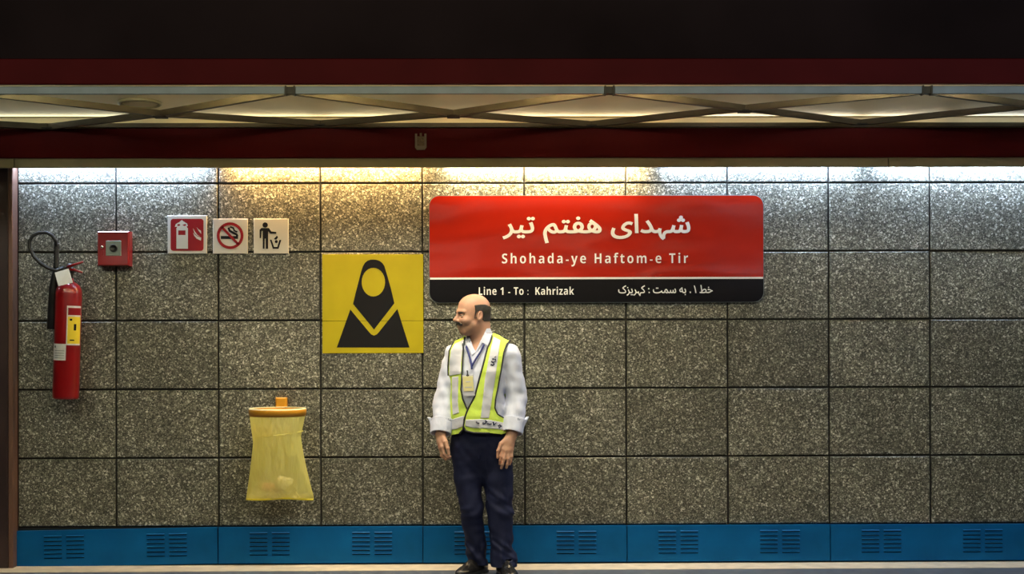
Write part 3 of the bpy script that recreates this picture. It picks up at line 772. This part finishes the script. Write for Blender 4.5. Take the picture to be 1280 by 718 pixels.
# body frame
TY = R(18)
TOR = [(.74, -.012, 0, .172, .122), (.84, -.015, 0, .170, .124), (.95, -.022, 0, .163, .130), (1.08, -.024, 0, .160, .127), (1.22, -.012, 0, .172, .118), (1.31, -.002, .005, .168, .102), (1.38, .002, .012, .112, .078), (1.43, .002, .015, .07, .06)]
SHL, SHR = (-.163, .045, 1.313), (.163, -.03, 1.313)
ELL, ELR = (-.228, .025, 1.05), (.206, -.02, 1.05)
WRL, WRR = (-.247, -.06, .845), (.176, -.10, .850)
def mid(a, b, t): return tuple(a[i]+(b[i]-a[i])*t for i in range(3))
PSI = R(67); HC = (-.058, -.02, 1.553)
FW, SD = (-math.sin(PSI), -math.cos(PSI), 0), (math.cos(PSI), -math.sin(PSI), 0)
HA = (FW, SD, (0, 0, 1))
def hd(f, s, u): return (HC[0]+FW[0]*f+SD[0]*s, HC[1]+FW[1]*f+SD[1]*s, HC[2]+u)
def build_head(g):
    g.add(ell(hd(-.012, 0, .042), (.100, .078, .083), HA), .0)
    g.add(ell(hd(.024, 0, -.028), (.070, .062, .088), HA), .03)
    g.add(ell(hd(.022, 0, -.072), (.052, .050, .042), HA), .03)
    g.add(rc(hd(.054, -.010, -.1), hd(.054, .010, -.1), .016), .03)
    for s in (-1, 1):
        g.add(ell(hd(.058, s*.038, -.036), (.026, .024, .022), HA), .02)            # cheek
        g.add(rc(hd(.010, s*.050, -.06), hd(.046, s*.020, -.102), .013), .025)       # jaw line
        g.add(ell(hd(.103, s*.031, -.002), (.030, .021, .0145), HA), .014, cut=True)  # eye socket
        g.add(rc(hd(.086, s*.012, .019), hd(.074, s*.045, .020), .010, .008), .014)  # brow
    g.add(rc(hd(.082, 0, .012), hd(.111, 0, -.030), .008, .0115), .012)              # nose
    for s in (-1, 1): g.add(ell(hd(.095, s*.0125, -.036), (.012, .008, .008), HA), .007)
    g.add(rc(hd(.083, -.014, -.064), hd(.083, .014, -.064), .0085), .010)            # lips
    g.add(rc(hd(.081, -.012, -.075), hd(.081, .012, -.075), .008), .010)
    g.add(rc(hd(.099, -.022, -.0695), hd(.099, .022, -.0695), .0035), .004, cut=True)
    for s in (-1, 1):                                                                # ears
        ea = (tuple(np.array(FW)*.93+np.array((0, 0, .2))), tuple(np.array(SD)*.95-np.array(FW)*.25*s), (0, 0, 1))
        g.add(ell(hd(-.016, s*.079, -.008), (.019, .0095, .033), ea), .006)
        g.add(ell(hd(-.013, s*.0885, -.004), (.010, .006, .019), ea), .004, cut=True)
    g.add(rc(hd(-.032, 0, -.05), (.003, .022, 1.36), .056, .058), .03)               # neck
    g.add(rc(hd(-.075, 0, -.02), (.01, .045, 1.37), .035, .045), .03)
def digit(g, pts, rs, k0=.008):
    first = True
    for a, b, ra, rb in zip(pts, pts[1:], rs, rs[1:]):
        g.add(rc(a, b, ra, rb), k0 if first else .002); first = False
    for p, r_ in list(zip(pts, rs))[1:-1]: g.add(ell(p, (r_*1.07,)*3), .003)          # knuckles
body = Grid((-.33, -.27, 0), (.32, .2, 1.71), .003)
build_head(body)
body.add(loft([(z, cx, cy, rx-.012, ry-.012) for z, cx, cy, rx, ry in TOR], TY), .03)
for sh, el, wr in ((SHL, ELL, WRL), (SHR, ELR, WRR)):
    body.add(rc(sh, el, .05, .043), .03); body.add(rc(el, wr, .043, .029), .012)
for pts, rs in (([(-.095, 0, .78), (-.066, -.005, .42), (-.035, .04, .09)], [.078, .052, .036]), ([(.085, -.005, .78), (.105, -.02, .42), (.13, -.035, .09)], [.08, .054, .037])):
    for a, b, ra, rb in zip(pts, pts[1:], rs, rs[1:]): body.add(rc(a, b, ra, rb), .02)
# hand on the right of the picture: back towards the viewer, fingers hanging in front of the thigh
HY = -.062
def hp(x, y, z): return (x, y+HY, z)
mc = [hp(.122, -.072, .762), hp(.139, -.078, .752), hp(.157, -.076, .753), hp(.173, -.066, .760)]
for m_, r_ in zip(mc, (.0155, .0155, .015, .014)): body.add(rc(mid(WRR, m_, .12), m_, .02, r_), .014)
body.add(rc(WRR, mid(WRR, mc[1], .5), .027, .024), .02)
digit(body, [mc[0], hp(.112, -.084, .718), hp(.106, -.080, .693), hp(.104, -.068, .672)], [.0115, .0098, .009, .0078])
digit(body, [mc[1], hp(.129, -.092, .705), hp(.119, -.090, .672), hp(.112, -.078, .648)], [.0115, .010, .0092, .008])
digit(body, [mc[2], hp(.153, -.090, .704), hp(.147, -.088, .672), hp(.142, -.076, .651)], [.011, .0098, .009, .008])
digit(body, [mc[3], hp(.173, -.080, .716), hp(.168, -.078, .692), hp(.162, -.070, .670)], [.010, .0088, .008, .007])
digit(body, [hp(.156, -.055, .825), hp(.112, -.072, .792), hp(.095, -.084, .752), hp(.090, -.082, .712)], [.018, .0135, .0112, .009], .016)
# hand on the left of the picture: thumb in front, fingers curled in towards the trousers
HZ = -.045
def hq(x, y, z): return (x, y+HZ, z)
mc = [hq(-.236, -.072, .772), hq(-.244, -.052, .762), hq(-.246, -.032, .762), hq(-.243, -.014, .768)]
for m_, r_ in zip(mc, (.0155, .0155, .015, .014)): body.add(rc(mid(WRL, m_, .12), m_, .02, r_), .014)
body.add(rc(WRL, mid(WRL, mc[1], .5), .027, .024), .02)
digit(body, [mc[0], hq(-.226, -.082, .732), hq(-.206, -.082, .712), hq(-.190, -.078, .716)], [.0115, .0098, .009, .008])
digit(body, [mc[1], hq(-.238, -.060, .718), hq(-.215, -.058, .700), hq(-.196, -.054, .706)], [.0115, .010, .009, .008])
digit(body, [mc[2], hq(-.241, -.036, .718), hq(-.219, -.034, .702), hq(-.200, -.030, .708)], [.011, .0098, .009, .008])
digit(body, [mc[3], hq(-.240, -.016, .728), hq(-.222, -.013, .714), hq(-.206, -.010, .718)], [.010, .0088, .008, .007])
digit(body, [hq(-.236, -.035, .835), hq(-.216, -.082, .802), hq(-.204, -.098, .766), hq(-.197, -.100, .734)], [.018, .0135, .0112, .009], .016)
man = body.mesh('person', M['skin'], None, 1)
man.location = (MX, YM, 0)
tag(man, 'bald moustached man in hi-vis vest and navy trousers standing below the station sign, looking left', 'person')
me = man.data; co = np.empty(len(me.vertices)*3, f32); me.vertices.foreach_get('co', co); co = co.reshape(-1, 3)
q = co-V3(HC); hf, hs, hu = q@V3(FW), q@V3(SD), q[:, 2]
st = np.clip((-.022-hu-.35*np.maximum(.05-hf, 0))/.02, 0, 1)*np.clip((hf+.005)/.03, 0, 1)*(hu > -.16)*np.clip((.098-hf)/.012, 0, 1)
ca = me.color_attributes.new('beard', 'FLOAT_COLOR', 'POINT')
ca.data.foreach_set('color', np.stack([st*.75]*3+[np.ones_like(st)], 1).astype(f32).ravel())

# hair, brows, moustache: grown out of the same head surface
def head_grid(lo, hi, h=.002):
    g = Grid(lo, hi, h); build_head(g); return g
def on_head(name, masks, thick, m, bx, h=.002, rough_=.0012):
    g = head_grid(*bx, h); D = g.D-thick
    x, y, z = g.P(); jag = rough_*np.sin(x*900+y*300)*np.sin(y*700-z*500)*np.sin(z*800)
    msk = None
    for q in masks: d = q(g.P()); msk = d if msk is None else np.minimum(msk, d)
    g.D = np.maximum(D+jag, msk); return g.mesh(name, m, man, 1)
def local(P):
    x, y, z = sub_(P, HC); return x*FW[0]+y*FW[1], x*SD[0]+y*SD[1], z+0*x
def hair_mask(P):
    f, s, u = local(P)
    top = u-(.062-.10*np.maximum(f+.02, 0)-.28*np.clip(-f-.055, 0, .06)); front = f-(.012+.10*np.clip(u-.02, -.03, .05))
    low = -u-(.006+.9*np.clip(-.018-f, 0, .034)); burn = np.maximum(np.abs(f-.006)-.007, np.maximum(-u-.022, u-.02))
    ear = .026-np.sqrt((f+.018)**2+((u+.008)*.75)**2)
    return np.maximum(np.minimum(np.maximum(np.maximum(top, front), low), burn), np.where(np.abs(s) > .05, ear, -1))
hb = (V3(HC)-.135, V3(HC)+.135)
on_head('hair', [hair_mask], .0042, M['hair'], hb)
on_head('moustache', [ell(hd(.088, s*.016, -.051), (.032, .026, .0108), (FW, tuple(np.array(SD)*.95-np.array((0, 0, .3*s))), tuple(np.array((0, 0, .95))+np.array(SD)*.3*s))) for s in (-1, 1)], .0065, M['hair'], hb)
for s in (-1, 1):
    on_head('eyebrow', [ell(hd(.085, s*.031, .014), (.03, .023, .0062), (FW, SD, (0, 0, 1)))], .004, M['hair'], hb)
    V, F = [], []
    bm = bmesh.new(); bmesh.ops.create_uvsphere(bm, u_segments=16, v_segments=12, radius=.0122); em = bpy.data.meshes.new('eyeball'); bm.to_mesh(em); bm.free(); em.materials.append(M['eye'])
    e_o = link('eyeball', em, man, hd(.0765, s*.031, -.003))
    for p_ in em.polygons: p_.use_smooth = True
    mesh('iris', *lathe([(.0100, .0072), (.0120, .005), (.0127, .0005)], 14, ((0, 0, 0), FW)), M['iris'], e_o, True)
    g = Grid(V3(hd(.0765, s*.031, -.003))-.02, V3(hd(.0765, s*.031, -.003))+.02, .0012)
    g.add(ell(hd(.0765, s*.031, -.003), (.0142,)*3)); f_, s_, u_ = local(g.P())
    g.D = np.maximum(g.D, np.minimum(-(u_-.0025+.0), (u_+.0095))*0+np.minimum(-.0008-(u_), u_+.0068)); g.mesh('eyelid', M['skin'], man, 1)

# shirt
def wr_s(P, a):     # soft folds
    x, y, z = P
    return a*(np.sin(38*z+16*x+2*np.sin(30*x))*np.sin(14*x-22*y+9*z)+.6*np.sin(70*z-30*x+20*y)*np.sin(25*z+40*x))
def shirt_d(g):
    g.add(loft(TOR, TY), .0)
    g.add(rc((0, .01, 1.385), SHL, .058, .062), .05); g.add(rc((0, .01, 1.385), SHR, .058, .062), .05)
    for sh, el, wr in ((SHL, ELL, WRL), (SHR, ELR, WRR)):
        g.add(rc(sh, el, .066, .063), .012); g.add(rc(el, mid(el, wr, .75), .063, .060), .01)
g = Grid((-.34, -.24, .80), (.32, .21, 1.5), .004); shirt_d(g); g.D = np.where(np.abs(g.P()[0]+.01) < .16, np.maximum(g.D, .885-g.P()[2]), g.D)
for el, wr in ((ELL, WRL), (ELR, WRR)): g.add(cut_cone(mid(el, wr, .80), mid(el, wr, 1.3), .09, .09), 0, cut=True)
g.add(rc(hd(-.03, 0, -.05), (.0, .015, 1.40), .060, .061), .006, cut=True)
neckv = poly_sd(Lp([(583, 410), (608, 405), (603.5, 424), (594.5, 437.5)]))
x, y, z = g.P(); nv_ = np.maximum(neckv(x, z), y+.0)
g.D = np.maximum(g.D, -nv_); g.D += wr_s(g.P(), .0042)*np.clip((.2+np.abs(x))*2, .4, 1)
shirt = g.mesh('shirt', M['shirt'], man, 2); shirt['label'] = 'pale lavender-white shirt'
# rolled cuffs
for el, wr, fl in ((ELL, WRL, -1), (ELR, WRR, 1)):
    a, b = mid(el, wr, .60), mid(el, wr, .99)
    g = Grid(np.minimum(V3(a), V3(b))-.1, np.maximum(V3(a), V3(b))+.1, .0025)
    g.add(cut_cone(a, b, .072, .063)); tip = mid(a, b, .1)
    g.add(rc((tip[0]+fl*.055, tip[1], tip[2]+.002), (tip[0]+fl*.086, tip[1], tip[2]+.022), .016, .004), .022)
    g.D = np.maximum(g.D, -np.maximum(cut_cone(mid(a, b, -.3), mid(a, b, .25), .066, .0655)(g.P()), -1)); g.add(cut_cone(mid(a, b, .7), mid(a, b, 1.4), .056, .056), 0, cut=True)
    g.D += wr_s(g.P(), .0016); c_ = g.mesh('rolled_cuff', M['shirt'], shirt, 1)
# collar
def neck_f(P): return rc(hd(-.03, 0, -.05), (.0, .015, 1.36), .061, .066)(P)
bx = ((-.13, -.16, 1.30), (.13, .14, 1.5))
def collar(name, pts, depth, thick, back=False):
    g = Grid(*bx, .0022); shirt_d(g); x, y, z = g.P(); b_ = smin(g.D, neck_f(g.P())-.004, .02)
    d = np.maximum(b_-depth-thick, depth-b_)
    if back: d = np.maximum(d, np.maximum(np.maximum(z-(1.425+.25*y+.05*np.abs(x)), 1.35-z), -(y+.02+.2*0)))
    else: d = np.maximum(d, np.maximum(poly_sd(Lp(pts))(x, z), y-.03))
    g.D = d; return g.mesh(name, M['shirt'], shirt, 1)
collar('collar_band', None, .002, .004, True)
collar('collar_flap', [(580, 424), (583, 419.5), (587, 426), (595, 438.5), (590.5, 442), (585.5, 433)], .004, .004)
collar('collar_flap', [(608.5, 409), (613, 408.5), (617, 417), (611.5, 432.5), (603.5, 426.5), (596.5, 438), (595, 437), (601, 424)], .004, .004)
def mini(name, pts, depth, thick, m, parent, h=.003, front=True, base=None, extra=None):
    Q = np.array(Lp(pts)); g = Grid((Q[:, 0].min()-.02, -.2, Q[:, 1].min()-.02), (Q[:, 0].max()+.02, .16 if not front else .08, Q[:, 1].max()+.02), h)
    vest_base(g); x, y, z = g.P(); d = np.maximum(g.D-depth-thick, depth-g.D); d = np.maximum(d, poly_sd(Lp(pts))(x, z))
    if front: d = np.maximum(d, y-.05)
    g.D = d; return g.mesh(name, m, parent, 1)
# hi-vis vest
def vest_base(g):
    g.add(loft([(z, cx, cy, rx+.004+.012*max(0, (1.0-z)/.2), ry+.008+.016*max(0, (1.05-z)/.25)) for z, cx, cy, rx, ry in TOR], TY), 0)
    g.add(rc((0, .01, 1.385), SHL, .060, .064), .05); g.add(rc((0, .01, 1.385), SHR, .060, .064), .05)
    for sh, el in ((SHL, ELL), (SHR, ELR)): g.add(rc(sh, mid(sh, el, .35), .062, .058), .035)
    g.D += wr_s(g.P(), .0022)
VL = [(581.5, 419.5), (578.8, 429), (579.6, 434), (578.5, 455.7), (577.5, 477), (576.8, 484), (579, 495.6), (585, 509), (582.5, 516), (580.7, 523.5), (579.2, 533.5), (574.6, 538.6), (566, 541), (557.8, 541.5), (557.3, 537), (558.4, 522), (560, 514.6), (559.5, 498), (560.7, 470), (560.6, 455), (562, 436.8), (567.5, 426)]
VR = [(616.5, 414), (613.4, 425), (609.5, 433), (606, 447), (600.5, 467), (594, 492), (585, 509), (580.7, 521), (579.8, 529), (582.4, 534.7), (592, 537), (612, 537.5), (627, 539.5), (633.5, 538), (633.5, 522), (628, 518.5), (622, 514.6), (618.6, 506.8), (619.5, 495.6), (622, 484.5), (624.6, 470), (626.8, 458.5), (630, 438.4), (633.5, 428.4), (638.5, 423)]
def vest_panel(name, pts):
    Q = np.array(Lp(pts)); g = Grid((Q[:, 0].min()-.03, -.22, Q[:, 1].min()-.02), (Q[:, 0].max()+.03, .17, Q[:, 1].max()+.03), .003)
    vest_base(g); x, y, z = g.P(); sh_ = np.maximum(g.D-.012, .006-g.D)
    g.D = np.maximum(sh_, np.maximum(poly_sd(Lp(pts))(x, z), y-(.03+.0*x))); return g.mesh(name, M['lime'], man, 1)
vl, vr = vest_panel('vest_panel', VL), vest_panel('vest_panel', VR)
vl['label'] = 'lime vest front with silver bands'; vr['label'] = 'lime vest front with silver bands and dark print'
g = Grid((-.25, -.05, .8), (.25, .2, 1.5), .005); vest_base(g); x, y, z = g.P()
sh_ = np.maximum(g.D-.012, .006-g.D); xt = x*math.cos(TY)-y*math.sin(TY)
g.D = np.maximum(sh_, np.maximum(np.maximum(.845-z, -(y+.0)+.026), np.maximum(np.abs(xt+.005)-.165, np.maximum(z-1.43, .085-np.sqrt(x*x+(y-.0)**2+(z-1.46)**2)))))
vb = g.mesh('vest_back', M['lime'], man, 1)
SF = Grid((-.27, -.24, .8), (.26, .19, 1.5), .005); vest_base(SF)
def surf_y(x, z, off):
    """front surface of the vest at x, z"""
    i, k = int(round((x-SF.lo[0])/.005)), int(round((z-SF.lo[2])/.005)); c_ = SF.D[min(max(i, 0), SF.n[0]-1), :, min(max(k, 0), SF.n[2]-1)]-off
    j = np.argmax(c_ < 0)
    if c_[j] >= 0: j = int(np.argmin(c_)); return min(float(SF.ax[1][j]), .03)
    if j == 0: return float(SF.ax[1][0])
    t = c_[j-1]/(c_[j-1]-c_[j]); return float(min(SF.ax[1][j-1]+.005*t, .03))
def drape(name, pts, r, m, parent, off=.012, nn=6, step=.008):
    P3 = []
    Q = [Vector((*p, 0)) for p in Lp(pts)]
    for a, b in zip(Q, Q[1:]):
        n_ = max(1, int((b-a).length/step))
        for i in range(n_): p = a+(b-a)*i/n_; P3.append((p.x, p.y))
    P3.append((Q[-1].x, Q[-1].y))
    ys = np.array([surf_y(x, z, off) for x, z in P3]); ys = np.convolve(np.pad(ys, 2, 'edge'), np.ones(5)/5, 'valid')
    return mesh(name, *tube([(x, y, z) for (x, z), y in zip(P3, ys)], r, nn), m, parent, True)
drape('edge_piping', VL[:12], .0052, M['piping'], vl); drape('edge_piping', VL[14:], .0048, M['piping'], vl)
drape('edge_piping', VR[:12], .0054, M['piping'], vr); drape('edge_piping', VR[13:], .0050, M['piping'], vr)
SD_, ST_ = .0105, .0055
mini('shoulder_band', [(581, 422), (579, 431.5), (577, 452), (577, 465), (562, 468), (562, 452), (564, 436), (568.5, 428)], SD_, ST_, M['silver'], vl)
mini('upright_band', [(565.5, 469), (573.8, 468), (573, 500), (574.5, 513), (566.5, 516), (565.3, 498)], SD_, ST_, M['silver'], vl)
mini('hem_band', [(559.5, 524), (570, 519.5), (580.5, 516), (580, 529), (572, 533), (559.3, 536)], SD_, ST_, M['silver'], vl)
mini('upright_band', [(617, 419), (626, 423.5), (624.5, 433), (619.3, 470), (615, 497), (611.5, 519), (601, 519), (606.4, 470), (613, 436)], SD_, ST_, M['silver'], vr)
mini('hem_band', [(582.3, 521), (600, 520), (612, 521), (625, 524), (632.8, 526), (632.8, 535), (620, 532.5), (606, 531.5), (590, 531), (582, 529)], SD_, ST_, M['silver'], vr)
def marks(name, strokes, r, parent):
    V, F = [], []
    out = []
    for s_ in strokes:
        Q = [L2(*p) for p in s_]; out.append(tube([(x, surf_y(x, z, .0175), z) for x, z in Q], r, 5))
    o = mesh(name, *join(*out), M['navyprint'], parent); o['kind'] = 'stuff'; return o
marks('chest_print', [[(614.5, 449), (616.5, 450.5), (619.5, 449), (619, 446.5)], [(615.5, 446.5), (617.5, 446)], [(613.5, 453), (616, 454), (618, 452)], [(618.6, 443.5), (619.5, 444.5)]], .0055, vr)
marks('hem_print', [[(595.5, 523), (597.5, 524.8), (599.5, 525)], [(603, 525.4), (605, 524)], [(606.5, 521.8), (608.5, 523.2), (606.5, 525), (604, 526.2)], [(609, 525.8), (611, 525.5), (612.5, 526.3), (614.5, 525.8)], [(616.5, 523.5), (617.2, 527.5), (618.8, 526.5)], [(619.5, 524.8), (620, 525.5)], [(622.5, 529), (624.5, 527.6), (626.8, 529.6)], [(623.5, 531), (626, 529)]], .0048, vr)
# lanyard with card
def strap(a, b, off): return [a, mid((*a, 0), (*b, 0), .5)[:2], b]
drape('lanyard', [(583, 431), (586.5, 440), (589.8, 453), (590.4, 459)], .0062, M['lanyard'], man, .008)
drape('lanyard', [(605.5, 428.5), (601.5, 437), (595, 447), (590.6, 455)], .0062, M['lanyard'], man, .008)
cx, cz = L2(586.3, 479); yy = surf_y(cx, cz, .016)-.012
cardo = empty('badge', (0, 0, 0), '', 'x'); del cardo['label']; del cardo['category']; cardo.parent = man; cardo.location = (cx, yy, cz); cardo.rotation_euler = (R(3), R(-3), R(-20))
w_, h_ = .032, .055
mesh('holder', *chbox(-w_-.003, w_+.003, -.002, .003, -h_-.006, h_+.008, .001), M['cardholder'], cardo)
mesh('card', *chbox(-w_, w_, -.0045, -.002, -h_+.022, h_, .0008), M['card'], cardo)
mesh('card_print', *join(box(-.022, .022, -.0052, -.0044, -.012, -.007), box(-.015, .015, -.0052, -.0044, .02, .026)), M['cardholder'], cardo)['kind'] = 'stuff'
mesh('clip', *join(box(-.004, .004, -.004, .002, h_, h_+.035), box(-.009, .009, -.003, .001, h_+.002, h_+.01)), M['chrome'], cardo)
# trousers
LEGL = [((-.098, .005, .76), .092), ((-.088, -.002, .58), .080), ((-.066, -.01, .385), .069), ((-.042, .03, .17), .060), ((-.026, .048, .055), .064)]
LEGR = [((.083, -.005, .76), .098), ((.092, -.012, .58), .088), ((.104, -.025, .385), .078), ((.113, -.025, .17), .068), ((.128, -.03, .055), .080)]
g = Grid((-.23, -.17, .04), (.25, .18, .95), .0035)
g.add(loft([(.56, -.006, 0, .05, .03), (.63, -.006, 0, .125, .078), (.69, -.008, 0, .165, .108), (.76, -.010, 0, .178, .122), (.84, -.012, 0, .172, .124), (.93, -.018, 0, .166, .128)], R(8)), .0)
for leg in (LEGL, LEGR):
    for (a, ra), (b, rb) in zip(leg, leg[1:]): g.add(rc(a, b, ra, rb), .03 if a[2] > .7 else .015)
x, y, z = g.P()
amp = .0018+.0075*np.exp(-((z-.13)/.09)**2)+.0042*np.exp(-((z-.40)/.10)**2)
sg = np.where(x < .03, 1, -1)
g.D += amp*(np.sin(40*z+sg*30*x+3*np.sin(17*x+11*z))*np.sin(21*x-20*y+9*z+sg)+.6*np.sin(63*z-sg*55*x+2.5*np.sin(23*z+20*x))*np.sin(31*z+12*y))
g.add(rc((-.013, -.10, .90), (-.02, -.118, .70), .006, .004), .012)                # fly
g.D = np.maximum(g.D, .052-z)
for leg in (LEGL, LEGR): a, ra = leg[-1]; g.add(cut_cone((a[0], a[1], .0), (a[0], a[1], .10), ra-.006, ra-.012), 0, cut=True)
tr_ = g.mesh('trousers', M['trousers'], man, 2); tr_['label'] = 'navy blue trousers'
# shoes
def shoe(cx, cy, phi, name='shoe'):
    d = (math.sin(phi), -math.cos(phi), 0); s = (math.cos(phi), math.sin(phi), 0); ax_ = (d, s, (0, 0, 1))
    def T(f, t, u): return (cx+d[0]*f+s[0]*t, cy+d[1]*f+s[1]*t, u)
    g = Grid((cx-.24, cy-.26, -.004), (cx+.24, cy+.24, .14), .003)
    g.add(ell(T(-.03, 0, .035), (.045, .038, .05), ax_)); g.add(ell(T(.06, .003, .025), (.085, .046, .045), ax_), .03); g.add(ell(T(.125, .006, .02), (.07, .045, .032), ax_), .03)
    g.add(rc(T(0, 0, .05), T(0, 0, .10), .042, .042), .03); g.add(rc(T(.05, 0, .07), T(.085, .002, .055), .03, .026), .02)
    g.D = np.maximum(g.D, .012-g.P()[2]); o = g.mesh(name, M['shoe'], man, 2)
    g = Grid((cx-.24, cy-.26, -.006), (cx+.24, cy+.24, .05), .003)
    g.add(ell(T(-.035, 0, .01), (.045, .039, .06), ax_)); g.add(ell(T(.05, .003, .01), (.10, .045, .06), ax_), .02); g.add(ell(T(.125, .006, .01), (.074, .048, .06), ax_), .02)
    x, y, z = g.P(); g.D = np.maximum(g.D, np.maximum(z-.016, .001-z)); g.mesh('sole', M['rubber'], o, 1)
    V, F = [], []
    mesh('laces', *join(*[tube([T(.045+.018*k, -.022, .088-.008*k), T(.048+.018*k, 0, .097-.008*k), T(.045+.018*k, .022, .088-.008*k)], .003, 5) for k in range(3)]), M['rubber'], o)['kind'] = 'stuff'
shoe(-.028, .048, -R(42)); shoe(.128, -.032, R(14))
